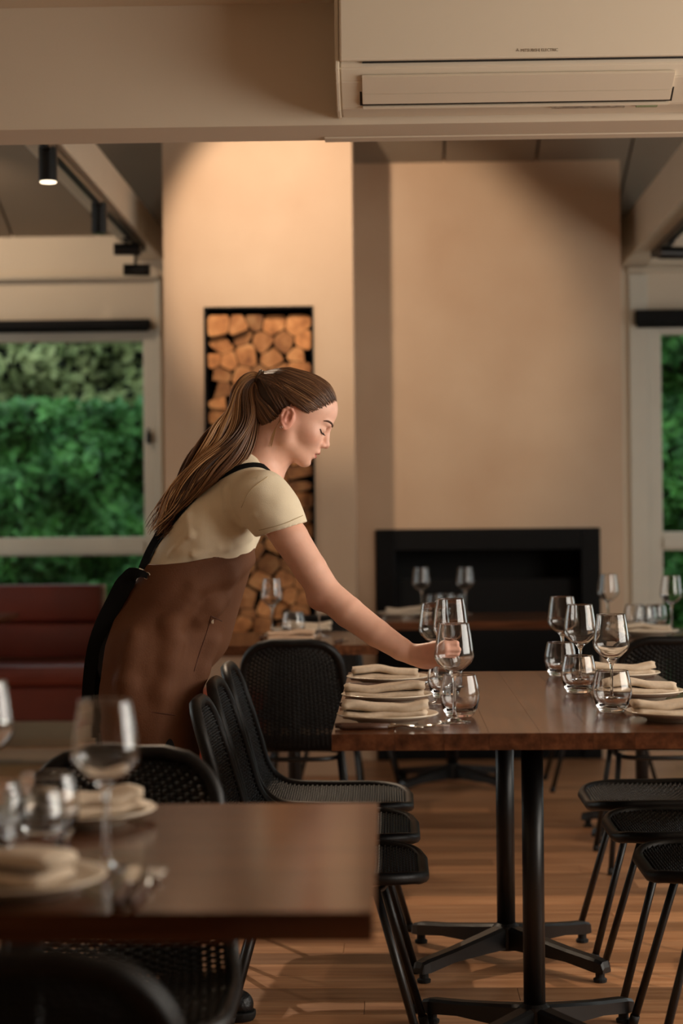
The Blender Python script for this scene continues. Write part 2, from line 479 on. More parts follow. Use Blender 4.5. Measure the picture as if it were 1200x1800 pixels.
# ---- horizontal tie beams running from the bulkhead to the far wall
BXR = at_y(284, 430, 9.8).x
struct('trim_1', bx(BXR - 0.14, BXR, 5.205, YF - 0.001, 2.565, 2.73, 0.006), M_trim)
BX2 = at_y(1093, 455, 9.8).x
BX2 = max(BX2, FX1 + 0.004)
struct('trim_2', bx(BX2, BX2 + 0.14, 5.205, YF - 0.001, 2.50, 2.73, 0.006), M_trim)

# ---- track lights
def spot(name, loc, target, power, angle, blend, color, size=0.03):
    d = bpy.data.lights.new(name, 'SPOT'); d.energy = power; d.spot_size = math.radians(angle); d.spot_blend = blend
    d.color = color; d.shadow_soft_size = size
    o = bpy.data.objects.new(name, d); COL.objects.link(o); o.location = loc
    o.rotation_euler = (Vector(target) - Vector(loc)).to_track_quat('-Z', 'Y').to_euler()
    return o
M_lens = emit('lamp_lens', (1.0, 0.80, 0.55, 1), 3.0)
M_lens_off = mat('lamp_glass_off', srgb(40, 38, 36), 0.2, var=0.05)
def track(label, x, ya, yb, z):
    t = thing('light_track', label, 'light track', (x, (ya + yb) / 2, z))
    L = (yb - ya) / 2
    obj('rail', bx(-0.017, 0.017, -L, L, -0.032, -0.0004, 0.002), M_black_powder, t)
    obj('rail_slot', bx(-0.006, 0.006, -L + 0.02, L - 0.02, -0.034, -0.0325), M_black_deep, t)
    for s in (-1, 1): obj('end_cap', bx(-0.019, 0.019, s * L - 0.012, s * L + 0.012, -0.035, 0.0, 0.003), M_black_powder, t)
    return t
def track_head(label, loc, aim, length=0.13, r=0.034, power=0, angle=50, color=(1.0, 0.70, 0.42), lit=True, drop=0.045, blend=0.6):
    """cylinder spot head hanging from a short stem under the track"""
    loc = Vector(loc)
    t = thing('track_spotlight', label, 'spotlight', loc)
    d = (Vector(aim) - (loc - Vector((0, 0, drop)))).normalized() if not isinstance(aim, str) else Vector((0, 0, -1))
    obj('stem', tube(bmesh.new(), [(0, 0, 0), (0, 0, -drop)], 0.008, 10), M_black_powder, t)
    obj('adapter', bx(-0.016, 0.016, -0.04, 0.04, -0.012, -0.0005, 0.003), M_black_powder, t)
    c = Vector((0, 0, -drop)) - (d * length * 0.25 if abs(d.z) < 0.5 else d * 0.0)
    a, b = c - d * length * 0.25, c + d * length * 0.75
    bm = bmesh.new()
    tube(bm, [a, b], r, 20)
    obj('housing', bm, M_black_powder, t)
    bm = bmesh.new(); tube(bm, [b - d * 0.0, b + d * 0.008], r * 1.02, 20); obj('bezel', bm, M_black_powder, t)
    bm = bmesh.new(); tube(bm, [b + d * 0.0085, b + d * 0.011], r * 0.86, 20); obj('lens', bm, M_lens if lit else M_lens_off, t)
    if power: spot(label.replace(' ', '_')[:40] + '_beam', loc + b + d * 0.03, loc + b + d, power, angle, blend, color)
    return t
TX = BXR - 0.14 - 0.03
TX = BXR - 0.04
track('long black light track under the left ceiling beam', TX, 5.4, 9.3, 2.5645)
TZ = 2.5325
TZR = 2.4675
WARM = (1.0, 0.77, 0.56)
track_head('black spotlight with a glowing lens pointing down at far left', (TX, 6.75, TZ), 'down', power=30, angle=120, color=WARM, drop=0.02, length=0.115)
track_head('black spotlight hanging straight down midway along the left track', (TX, 7.95, TZ), 'down', power=0, lit=False, drop=0.02, length=0.12)
track_head('upper of two sideways spotlights at the end of the left track', (TX - 0.02, 8.90, TZ), (TX + 0.5, 8.9, TZ - 0.06), power=0, lit=False, drop=0.05, length=0.115, r=0.029)
track_head('lower of two sideways spotlights at the end of the left track', (TX, 9.08, TZ), (TX + 0.5, 9.08, TZ - 0.14), power=0, lit=False, drop=0.125, length=0.115, r=0.029)
track('black light track under the right ceiling beam', BX2 + 0.10, 5.4, 9.3, 2.4995)
track_head('black spotlight under the right ceiling beam by the window', (BX2 + 0.10, 8.8, TZR), (BX2 + 0.28, 8.83, TZR - 0.05), power=0, lit=False, drop=0.05, length=0.11, r=0.03)
# track high up behind the bulkhead: washes the chimney and lights the tables
HY, HZ = 7.35, 3.06
t = thing('light_track', 'black light track hung crosswise behind the bulkhead', 'light track', (-0.55, HY, HZ + 0.0325))
obj('rail', bx(-0.55, 0.55, -0.017, 0.017, -0.032, -0.0004, 0.002), M_black_powder, t)
obj('rail_slot', bx(-0.53, 0.53, -0.006, 0.006, -0.034, -0.0325), M_black_deep, t)
for xx in (-0.4, 0.4): obj('hanger', tube(bmesh.new(), [(xx, 0, 0), (xx, 0, ceil_z(HY) - HZ - 0.033)], 0.005, 8), M_black_powder, t)
track_head('spotlight aimed at the chimney from the hidden track', (-0.60, HY, HZ), (-0.36, CY, 2.48), power=82, angle=64, color=WARM, blend=0.4)
track_head('spotlight aimed at the set tables from the hidden track', (-0.86, HY, HZ), (0.10, 4.7, 0.4), power=150, angle=50, color=(1.0, 0.76, 0.54), blend=0.7)
track_head('ceiling spotlight washing the wall above the left window', (-2.3, 8.7, ceil_z(8.7) - 0.002), (-2.0, YF, 2.35), power=26, angle=90, color=WARM, drop=0.06, blend=0.7)
# ================================================================ OUTSIDE THE WINDOWS
M_soil = mat('garden_soil', srgb(70, 62, 48), 0.95, var=0.2, scale=4)
struct('ground_outside', bx(-9, 9, YF + T + 0.002, 18, -0.3, -0.05), M_soil)
def leaf_mat(name, c1, c2):
    m = mat(name, c1, 0.55, scale=5.0, col2=c2, detail=6)
    return m
M_leaf1 = leaf_mat('hedge_leaf', srgb(24, 84, 36), srgb(84, 150, 66))
M_leaf2 = leaf_mat('tree_leaf', srgb(112, 134, 78), srgb(176, 186, 128))
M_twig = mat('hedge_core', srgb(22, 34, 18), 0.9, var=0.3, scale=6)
def leaves(n, x0, x1, yfun, z0, z1, size, seed):
    r = np.random.default_rng(seed)
    c = np.stack([r.uniform(x0, x1, n), np.zeros(n), r.uniform(z0, z1, n)], 1)
    c[:, 1] = yfun(c[:, 0], c[:, 2]) + r.normal(0, 0.05, n)
    nrm = r.normal(0, 0.55, (n, 3)) + np.array([0, -0.8, 0.55]); nrm /= np.linalg.norm(nrm, axis=1)[:, None]
    t = np.cross(nrm, r.normal(0, 1, (n, 3))); t /= np.linalg.norm(t, axis=1)[:, None]
    b = np.cross(nrm, t)
    s = (size * r.uniform(0.6, 1.4, n))[:, None]
    V = np.empty((n, 4, 3))
    V[:, 0] = c - t * s; V[:, 1] = c + b * s * 0.5 + nrm * s * 0.15; V[:, 2] = c + t * s; V[:, 3] = c - b * s * 0.5 + nrm * s * 0.15
    return V.reshape(-1, 3), np.arange(n * 4).reshape(n, 4)
def mesh_np(name, V, Fq):
    me = bpy.data.meshes.new(name)
    me.from_pydata(V.tolist(), [], Fq.tolist()); me.update()
    return me
def hedge(name, label, cat, x0, x1, y, z1, n, size, m, seed):
    amp = 0.16
    f = lambda X, Z: y + amp * (np.sin(X * 5.1 + seed) * np.cos(Z * 4.3 + seed * 2) + 0.6 * np.sin(X * 11 + Z * 7 + seed) + 0.5 * np.cos(Z * 13 - X * 4)) 
    t = thing(name, label, cat, ((x0 + x1) / 2, y, -0.05))
    V, Fq = leaves(n, x0, x1, f, 0.0, z1, size, seed)
    V[:, 0] -= (x0 + x1) / 2; V[:, 1] -= y; V[:, 2] += 0.05
    o = obj('foliage', mesh_np('foliage', V, Fq), m, t); o['kind'] = 'stuff'
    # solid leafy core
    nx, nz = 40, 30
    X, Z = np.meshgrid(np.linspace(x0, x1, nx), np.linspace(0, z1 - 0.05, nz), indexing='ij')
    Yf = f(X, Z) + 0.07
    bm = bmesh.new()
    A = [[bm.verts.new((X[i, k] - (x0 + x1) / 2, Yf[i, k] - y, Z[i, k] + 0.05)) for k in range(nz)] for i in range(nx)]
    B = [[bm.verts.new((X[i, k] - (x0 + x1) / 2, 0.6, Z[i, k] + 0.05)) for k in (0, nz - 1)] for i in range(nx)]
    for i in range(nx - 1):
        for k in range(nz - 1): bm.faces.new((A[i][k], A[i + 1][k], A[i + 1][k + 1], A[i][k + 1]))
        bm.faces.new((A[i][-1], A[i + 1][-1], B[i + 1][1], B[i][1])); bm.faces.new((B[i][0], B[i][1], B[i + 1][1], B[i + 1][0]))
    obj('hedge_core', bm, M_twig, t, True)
    for k in range(4):
        xx = (x1 - x0) * (k / 3 - 0.5) * 0.8
        obj('stem', tube(bmesh.new(), [(xx, 0.3, 0.0), (xx + 0.05, 0.32, z1 * 0.6)], 0.03, 6), M_twig, t)
hedge('hedge', 'dense dark green hedge outside the left window', 'hedge', -4.6, -0.4, 12.2, 1.98, 17000, 0.045, M_leaf1, 3)
hedge('hedge', 'bright green hedge outside the right window', 'hedge', 1.0, 4.8, 12.2, 2.5, 15000, 0.045, M_leaf1, 5)
hedge('tall_shrubs', 'paler olive green shrubs rising behind the left hedge', 'shrubs', -5.4, -0.2, 13.6, 3.6, 16000, 0.055, M_leaf2, 9)
hedge('tall_shrubs', 'leafy shrubs rising behind the right hedge', 'shrubs', 0.6, 5.6, 13.6, 3.6, 12000, 0.055, M_leaf1, 12)
# ================================================================ FIREWOOD
M_logface = wood('log_end_grain', srgb(118, 72, 40), srgb(176, 118, 70), srgb(206, 152, 100), (9, 9, 9), rough=0.75, scale=1.6, rand=0.45)
M_bark = mat('log_bark', srgb(58, 36, 22), 0.9, var=0.4, scale=30, bump=0.4, bscale=60)
def clip_poly(poly, p, n):
    out = []
    for i in range(len(poly)):
        a, b = poly[i], poly[(i + 1) % len(poly)]
        da, db = np.dot(a - p, n), np.dot(b - p, n)
        if da <= 0: out.append(a)
        if da * db < 0: out.append(a + (b - a) * (da / (da - db)))
    return out
lr = np.random.default_rng(21)
LW, LH = 2 * hw - 0.024, hz - 0.055
seeds = []
zc = 0.0; ri = 0
rows = []
nrow = 21
for ri in range(nrow):
    nn = 5 + (1 if lr.random() < 0.35 else 0)
    r_ = []
    w_ = lr.uniform(0.5, 1.5, nn); cs = (np.cumsum(w_) - w_ / 2) / w_.sum()
    for c in cs:
        p = np.array([-LW / 2 + c * LW, LH - (ri + 0.5) * LH / nrow + lr.uniform(-0.024, 0.024)])
        seeds.append((ri, p)); r_.append(len(seeds) - 1)
    rows.append(r_)
P = np.array([s[1] for s in seeds])
wts = lr.uniform(-0.0008, 0.0009, len(P))      # power diagram: big and small logs
ORD = ['first', 'second', 'third', 'fourth', 'fifth', 'sixth', 'seventh', 'eighth', 'ninth', 'tenth', 'eleventh', 'twelfth', 'thirteenth', 'fourteenth', 'fifteenth', 'sixteenth', 'seventeenth', 'eighteenth', 'nineteenth', 'twentieth', 'twenty-first', 'twenty-second']
for ri, r_ in enumerate(rows):
    for ci, si in enumerate(r_):
        poly = [np.array(q) for q in ((-LW / 2, 0), (LW / 2, 0), (LW / 2, LH + 0.012), (-LW / 2, LH + 0.012))]
        for sj in range(len(P)):
            if sj == si: continue
            dv = P[sj] - P[si]; d2 = dv @ dv
            if d2 > 0.08: continue
            m = P[si] + dv * (0.5 + (wts[si] - wts[sj]) / (2 * d2))
            poly = clip_poly(poly, m, dv)
            if len(poly) < 3: break
        if len(poly) < 3: continue
        poly = np.array(poly); c = poly.mean(0)
        rad = np.linalg.norm(poly - c, axis=1)
        # rounded outline, one side of a split log stays flat
        flat_dir = lr.normal(0, 1, 2); flat_dir /= np.linalg.norm(flat_dir)
        split = lr.random() < 0.8
        ang = np.linspace(0, 2 * np.pi, 22, endpoint=False)
        edge = []
        for a in ang:
            dr = np.array([math.cos(a), math.sin(a)]); t = 1e9
            for i in range(len(poly)):
                p0, p1 = poly[i], poly[(i + 1) % len(poly)]
                e = p1 - p0; nrm = np.array([e[1], -e[0]]); nrm /= (np.linalg.norm(nrm) + 1e-9)
                dd = (p0 - c) @ nrm
                if dd < 0: nrm, dd = -nrm, -dd
                k = dr @ nrm
                if k > 1e-6: t = min(t, dd / k)
            edge.append(t)
        edge = np.array(edge)
        sm = edge.copy()
        for _ in range(3): sm = (np.roll(sm, 1) + 2 * sm + np.roll(sm, -1)) / 4
        rr = np.minimum(edge * 1.0, sm * 1.06) * 0.992 - 0.0004
        pts = [c + np.array([math.cos(a), math.sin(a)]) * r for a, r in zip(ang, rr)]
        if split:
            lim = rr.mean() * lr.uniform(0.5, 0.95)
            q2 = []
            for q in pts:
                s_ = (q - c) @ flat_dir
                if s_ > lim: q = q - flat_dir * (s_ - lim)
                q2.append(q)
            pts = q2
        y0 = lr.uniform(0.015, 0.06)
        lab = '%s firewood log, %s from left in the %s row from the top of the niche' % ('split' if split else 'round-ended', ORD[ci], ORD[ri])
        bm = bmesh.new()
        ctr = np.array(c)
        f0 = [bm.verts.new((q[0] - ctr[0], 0.0, q[1] - ctr[1])) for q in [ctr + (q - ctr) * 0.97 for q in pts]]
        f1 = [bm.verts.new((q[0] - ctr[0], 0.004, q[1] - ctr[1])) for q in pts]
        f2 = [bm.verts.new((q[0] - ctr[0], 0.30, q[1] - ctr[1])) for q in pts]
        bm.faces.new(f0)
        n_ = len(pts)
        for A, B in ((f0, f1), (f1, f2)):
            for i in range(n_): bm.faces.new((A[i], A[(i + 1) % n_], B[(i + 1) % n_], B[i]))
        bm.faces.new(list(reversed(f2)))
        bmesh.ops.recalc_face_normals(bm, faces=bm.faces)
        bm.faces.ensure_lookup_table()
        for f in bm.faces: f.material_index = 1
        bm.faces[0].material_index = 0
        me = bpy.data.meshes.new('firewood_log'); bm.to_mesh(me); bm.free()
        me.materials.append(M_logface); me.materials.append(M_bark)
        o = bpy.data.objects.new('firewood_log', me); COL.objects.link(o)
        o.location = ((NX0 + NX1) / 2 + ctr[0], CY + y0, NZ0 + 0.010 + ctr[1])
        tag(o, lab, 'firewood', 'split logs stacked in the niche')
# ================================================================ AIR CONDITIONER
ac_x0, ac_x1 = at_y(588, 100, 4.76).x, at_y(588, 100, 4.76).x + 0.945
ac = thing('air_conditioner', 'white wall-mounted air conditioner high on the bulkhead', 'air conditioner', ((ac_x0 + ac_x1) / 2, 4.999, 2.255))
hwid = (ac_x1 - ac_x0) / 2
# casing profile (y relative to the bulkhead, z relative to the bottom)
prof = [(-0.0005, 0.004), (-0.10, 0.006), (-0.205, 0.052), (-0.236, 0.078), (-0.238, 0.300), (-0.0005, 0.300)]
body = prism(bmesh.new(), prof, 'X', -hwid + 0.012, hwid - 0.012)
bmesh.ops.bevel(body, geom=[e for e in body.edges], offset=0.004, segments=2, affect='EDGES')
obj('casing', body, M_ac, ac)
for s in (-1, 1):
    p2 = [(-0.0006, 0.0), (-0.10, 0.0), (-0.208, 0.048), (-0.242, 0.076), (-0.244, 0.302), (-0.0006, 0.302)]
    a_, b_ = sorted((s * hwid, s * (hwid - 0.0118)))
    bm = prism(bmesh.new(), p2, 'X', a_, b_)
    bmesh.ops.bevel(bm, geom=[e for e in bm.edges], offset=0.003, segments=2, affect='EDGES')
    obj('end_cap', bm, M_ac, ac)
obj('front_panel', bx(-hwid + 0.0125, hwid - 0.0125, -0.256, -0.2385, 0.094, 0.302, 0.005), M_ac, ac)
obj('panel_joint', bx(-hwid + 0.07, hwid - 0.0125, -0.2440, -0.2386, 0.0900, 0.0935), M_ac_dark, ac)
# air outlet with two louvres, lying on the sloping underside
def slope_pt(t, off):      # t runs down the sloping underside from the front lip
    a = Vector((0, -0.226, 0.0700)); b = Vector((0, -0.122, 0.0150)); d = (b - a); n = Vector((0, -d.z, d.y)).normalized()
    if n.z > 0: n = -n
    return a + d * t + n * off
fx0, fx1 = at_y(636, 160, 4.82).x - ac.location.x, at_y(1182, 160, 4.82).x - ac.location.x
def louvre(name, t0, t1, o0, o1, xa, xb, m, b=0.0015):
    pts = [slope_pt(t0, o0), slope_pt(t1, o0), slope_pt(t1, o1), slope_pt(t0, o1)]
    bm = prism(bmesh.new(), [(p.y, p.z) for p in pts], 'X', xa, xb)
    if b: bmesh.ops.bevel(bm, geom=[e for e in bm.edges], offset=b, segments=2, affect='EDGES')
    return obj(name, bm, m, ac)
louvre('outlet', 0.12, 1.05, 0.0005, 0.003, fx0 - 0.006, fx1 + 0.006, M_ac_dark, 0)
louvre('louvre', 0.03, 0.585, 0.004, 0.012, fx0, fx1, M_ac)
louvre('louvre', 0.61, 0.95, 0.004, 0.010, fx0, fx1, M_ac)
louvre('outlet_lip', 1.08, 1.16, 0.0005, 0.006, fx0, fx1, M_ac)
M_ac_label = mat('ac_label', srgb(120, 104, 92), 0.6, scale=60, col2=srgb(196, 182, 160))
lx0 = at_y(970, 190, 4.9).x - ac.location.x; lx1 = at_y(1098, 190, 4.9).x - ac.location.x
obj('sticker', bx(lx0, lx1, -0.098, -0.082, 0.0015, 0.0038), M_ac_label, ac)
M_ac_green = mat('ac_sticker_green', srgb(150, 160, 120), 0.6, var=0.05)
obj('sticker', bx(lx1 + 0.03, lx1 + 0.085, -0.098, -0.082, 0.0015, 0.0038), M_ac_green, ac)
obj('screw', tube(bmesh.new(), [(-hwid - 0.003, -0.03, 0.07), (-hwid + 0.002, -0.03, 0.07)], 0.008, 10), M_ac_dark, ac)
# maker's lettering: three diamonds and the name
def letters(txt, size, name, loc, m, parent):
    c = bpy.data.curves.new(name, 'FONT'); c.body = txt; c.size = size; c.extrude = 0.0003; c.align_x = 'LEFT'; c.resolution_u = 2
    to = bpy.data.objects.new(name, c); COL.objects.link(to)
    dg = bpy.context.evaluated_depsgraph_get(); me = bpy.data.meshes.new_from_object(to.evaluated_get(dg))
    bpy.data.objects.remove(to); bpy.data.curves.remove(c)
    me.materials.clear(); me.materials.append(m)
    o = obj(name, me, None, parent); o.location = loc; o.rotation_euler = (math.radians(90), 0, 0)
    return o
tp = at_y(915, 91, 4.742); tp2 = at_y(980, 91, 4.742)
lt = letters('MITSUBISHI ELECTRIC', 0.0115, 'lettering', (tp.x - ac.location.x, -0.2565, tp.z - ac.location.z), M_ac_print, ac)
w_now = lt.dimensions.x if lt.dimensions.x else 1
xs_ = [v.co.x for v in lt.data.vertices]; w_now = max(xs_) - min(xs_)
lt.scale = ((tp2.x - tp.x) / w_now, 0.95, 1)
bm = bmesh.new()
cx, cz = tp.x - 0.0075 - ac.location.x, tp.z + 0.0042 - ac.location.z
for k in range(3):
    a = math.radians(90 + 120 * k); u = Vector((math.cos(a), 0, math.sin(a))); v = Vector((-u.z, 0, u.x))
    q = [Vector((cx, -0.2564, cz)) + w for w in (u * 0.0, u * 0.0025 + v * 0.0015, u * 0.005, u * 0.0025 - v * 0.0015)]
    fa = [bm.verts.new(p) for p in q]; fb = [bm.verts.new(p + Vector((0, -0.0005, 0))) for p in q]
    bm.faces.new(fa); bm.faces.new(list(reversed(fb)))
    for i in range(4): bm.faces.new((fa[i], fb[i], fb[(i + 1) % 4], fa[(i + 1) % 4]))
bmesh.ops.recalc_face_normals(bm, faces=bm.faces)
obj('emblem', bm, M_ac_print, ac)

# ================================================================ BENCHES
bxr = at_y(181, 1100, 9.45).x
bn = thing('banquette_bench', 'dark red leather banquette under the left window', 'bench', (bxr - 0.9, 9.3, 0))
zt, zm, zb = at_y(90, 1028, 9.4).z, at_y(90, 1095, 9.4).z, at_y(90, 1157, 9.4).z
obj('backrest_panel', bx(-0.9, 0.9, 0.10, 0.20, zm + 0.003, zt, 0.02), M_red, bn, True)
obj('backrest_panel', bx(-0.9, 0.9, 0.08, 0.20, zb, zm - 0.003, 0.014), M_red, bn, True)
obj('seat_cushion', bx(-0.9, 1.02, -0.40, 0.075, 0.40, 0.50, 0.025), M_red, bn, True)
obj('seat_front', bx(-0.9, 1.02, -0.37, 0.05, 0.235, 0.399, 0.008), M_red, bn)
obj('backrest_shell', bx(-0.9, 0.905, 0.2005, 0.225, 0.30, zt - 0.005, 0.004), M_frame, bn)
for x_ in (-0.8, 0.0, 0.9):
    for y_ in (-0.30, 0.0):
        obj('leg', bx(x_ - 0.02, x_ + 0.02, y_ - 0.02, y_ + 0.02, 0.0005, 0.2345), M_black_powder, bn)
b2 = thing('low_bench', 'low orange-red leather bench against the foot of the chimney', 'bench', (CX0 + 0.22, 8.45, 0))
M_orange = mat('orange_leather', srgb(150, 54, 26), 0.4, var=0.1, scale=7, bump=0.08, bscale=160)
obj('seat_cushion', bx(-0.22, 0.26, -0.20, 0.20, 0.34, 0.42, 0.02), M_orange, b2, True)
obj('seat_front', bx(-0.21, 0.25, -0.19, 0.19, 0.04, 0.339, 0.006), M_orange, b2)
for x_ in (-0.17, 0.21):
    for y_ in (-0.15, 0.15): obj('leg', bx(x_ - 0.02, x_ + 0.02, y_ - 0.02, y_ + 0.02, 0.0005, 0.0395), M_black_powder, b2)

# ================================================================ TABLES
def table_base(parent, cx, cy, top_z, ra=0.318, angs=(45, 135, 225, 315), rp=0.0245):
    h = top_z
    obj('pole', tube(bmesh.new(), [(cx, cy, 0.045), (cx, cy, h - 0.012)], rp, 24), M_black_powder, parent, True)
    obj('mounting_plate', bx(cx - 0.16, cx + 0.16, cy - 0.16, cy + 0.16, h - 0.0115, h - 0.0005, 0.003), M_black_powder, parent)
    obj('hub', lathe([(0.0, 0.035), (0.036, 0.035), (0.038, 0.06), (0.034, 0.098), (0.0255, 0.105), (0.0252, 0.098)], 24), M_black_powder, parent).location = (cx, cy, 0)
    for a in angs:
        a = math.radians(a); d = Vector((math.cos(a), math.sin(a), 0)); n = Vector((-d.y, d.x, 0))
        bm = bmesh.new(); secs = []
        for t, w, z0, z1 in ((0.030, 0.024, 0.040, 0.098), (0.10, 0.022, 0.040, 0.087), (0.22, 0.020, 0.038, 0.070), (ra - 0.005, 0.020, 0.026, 0.060), (ra + 0.017, 0.018, 0.026, 0.055), (ra + 0.022, 0.016, 0.026, 0.040)):
            c = d * t
            secs.append([bm.verts.new(c + n * w * u + Vector((0, 0, z))) for u, z in ((-1, z0), (1, z0), (1, z1 - 0.006), (0.6, z1), (-0.6, z1), (-1, z1 - 0.006))])
        for A, B in zip(secs[:-1], secs[1:]):
            for k in range(6): bm.faces.new((A[k], A[(k + 1) % 6], B[(k + 1) % 6], B[k]))
        bm.faces.new(secs[0]); bm.faces.new(list(reversed(secs[-1])))
        bmesh.ops.recalc_face_normals(bm, faces=bm.faces)
        arm = obj('base_arm', bm, M_black_powder, parent); arm.location = (cx, cy, 0)
        ft = obj('levelling_foot', lathe([(0, 0.0005), (0.017, 0.0005), (0.018, 0.008), (0.012, 0.012), (0.012, 0.0255), (0, 0.0255)], 14), M_rubber, arm)
        ft.location = d * ra
def table(label, x0, x1, y0, y1, ztop, thick, board_axis, nboards, bases, group=None, ra=0.318, ang0=45):
    cx, cy = (x0 + x1) / 2, (y0 + y1) / 2
    t = thing('dining_table', label, 'table', (cx, cy, 0), 0, group)
    a0, a1 = (x0 - cx, x1 - cx) if board_axis == 'Y' else (y0 - cy, y1 - cy)
    rr = np.random.default_rng(int(abs(x0 * 1000)) + nboards)
    w = rr.uniform(0.7, 1.3, nboards); e = np.concatenate([[0], np.cumsum(w)]) / w.sum()
    for i in range(nboards):
        p, q = a0 + (a1 - a0) * e[i], a0 + (a1 - a0) * e[i + 1]
        g = 0.00025
        if board_axis == 'Y': bm = bx(p + g, q - g, y0 - cy, y1 - cy, ztop - thick, ztop, 0)
        else: bm = bx(x0 - cx, x1 - cx, p + g, q - g, ztop - thick, ztop, 0)
        obj('board', bm, M_table if board_axis == 'Y' else M_table_x, t)
    for bxx, byy in bases: table_base(t, bxx - cx, byy - cy, ztop - thick, ra, tuple(ang0 + 90 * k for k in range(4)))
    return t
TZP = 0.75
pA = at_z(583, 1291, TZP); pB = at_z(612, 1182, TZP)
MY0, MY1 = pA.y, pB.y
MX0 = (pA.x + pB.x) / 2
nb = (at_y(937, 1500, MY0 + 0.30).x, at_z(937, 1845, 0).y)
fb = (at_z(890, 1690, 0).x, at_z(890, 1690, 0).y)
nb = (at_z(940, 1845, 0).x, at_z(940, 1845, 0).y)
MX1 = (nb[0] + fb[0]) / 2 * 2 - MX0
print('MAIN TABLE', MX0, MX1, MY0, MY1, 'bases', nb, fb)
main_table = table('long timber dining table the aproned person is setting', MX0, MX1, MY0, MY1, TZP, 0.034, 'Y', 8, (nb, fb))
gA = at_z(655, 1411, TZP); gB = at_z(668, 1603, TZP)
GX1, GY0, GY1 = (gA.x + gB.x) / 2, gB.y, gA.y
print('FRONT TABLE', GX1, GY0, GY1)
front_table = table('dark blurred timber table in the left foreground', GX1 - 1.5, GX1, GY0, GY1, TZP, 0.034, 'X', 7, ((GX1 - 0.47, (GY0 + GY1) / 2), (GX1 - 1.15, (GY0 + GY1) / 2)), ra=0.28)
lp = at_y(664, 1135, at_z(600, 1134, TZP).y)
LY0 = lp.y
LX1 = lp.x
LX0 = LX1 - 0.66
table_L = table('small timber table behind the aproned person, against the chimney niche', LX0, LX1, LY0, LY0 + 0.80, TZP, 0.034, 'Y', 6, ((at_y(517, 1340, LY0 + 0.4).x, LY0 + 0.42),), ra=0.24)
CYa = at_z(880, 1092, TZP).y
table_C = table('long timber table in front of the black fireplace', at_y(657, 1092, CYa).x, at_y(985, 1090, CYa).x, CYa, CYa + 0.72, TZP, 0.034, 'X', 6, ((at_y(795, 1350, CYa + 0.36).x, CYa + 0.36),), ra=0.30)
RY0 = at_z(1150, 1128, TZP).y
RX0 = at_y(1092, 1128, RY0).x
table_R = table('timber table by the right window at the picture edge', RX0, RX0 + 1.3, RY0, RY0 + 0.8, TZP, 0.034, 'X', 6, ((at_y(1131, 1345, RY0 + 0.4).x, RY0 + 0.45), (at_y(1131, 1345, RY0 + 0.4).x + 0.8, RY0 + 0.45)), ra=0.26)
print('L', LX0, LX1, LY0, 'C', CYa, 'R', RX0, RY0)
# small dark table corner by the bench
tz = at_z(38, 1075, TZP)
table_B = table('dark table corner in front of the red banquette', tz.x - 0.8, tz.x, tz.y - 0.62, tz.y - 0.06, TZP, 0.03, 'X', 5, ((tz.x - 0.4, tz.y - 0.34),), ra=0.22)

# ================================================================ CHAIRS
def chair_shell():
    """profile d (distance behind the seat front), z ; returns sampler"""
    prof = catmull([(0.0, 0.405), (0.03, 0.414), (0.12, 0.412), (0.24, 0.405), (0.33, 0.405), (0.385, 0.424), (0.425, 0.474), (0.45, 0.560), (0.475, 0.660), (0.502, 0.780)], 160)
    seg = np.linalg.norm(np.diff(prof, axis=0), axis=1); s = np.concatenate([[0], np.cumsum(seg)]); L = s[-1]
    def W(t):     # half width before rounding
        return np.interp(t, [0, 0.12 * L, 0.35 * L, 0.5 * L, 0.72 * L, L], [0.185, 0.205, 0.205, 0.195, 0.178, 0.150])
    rc = 0.085
    def half(t):
        w = W(t); e = np.minimum(t, L - t)
        k = np.where(e < rc, rc - np.sqrt(np.maximum(rc ** 2 - (rc - e) ** 2, 0)), 0.0)
        return w - k
    def P(u, t):
        d = np.interp(t, s, prof[:, 0]); z = np.interp(t, s, prof[:, 1])
        eps = 0.004
        d2 = np.interp(np.minimum(t + eps, L), s, prof[:, 0]); d1 = np.interp(np.maximum(t - eps, 0), s, prof[:, 0])
        z2 = np.interp(np.minimum(t + eps, L), s, prof[:, 1]); z1 = np.interp(np.maximum(t - eps, 0), s, prof[:, 1])
        tx, tz = d2 - d1, z2 - z1; q = np.sqrt(tx * tx + tz * tz) + 1e-9; tx /= q; tz /= q
        nx, nz = -tz, tx              # towards the sitter
        dish = 0.030 * np.interp(t, [0, 0.15 * L, 0.5 * L, 0.8 * L, L], [0.0, 0.25, 0.8, 0.9, 0.5])
        h = half(t); x = u * h
        off = dish * (np.abs(x) / 0.2) ** 2
        # chair faces +Y : y = -d
        return np.stack([x, -(d + nx * off), z + nz * off], -1), np.stack([np.zeros_like(x), -nx + 0 * x, nz + 0 * x], -1)
    return P, half, L
SH_P, SH_half, SH_L = chair_shell()
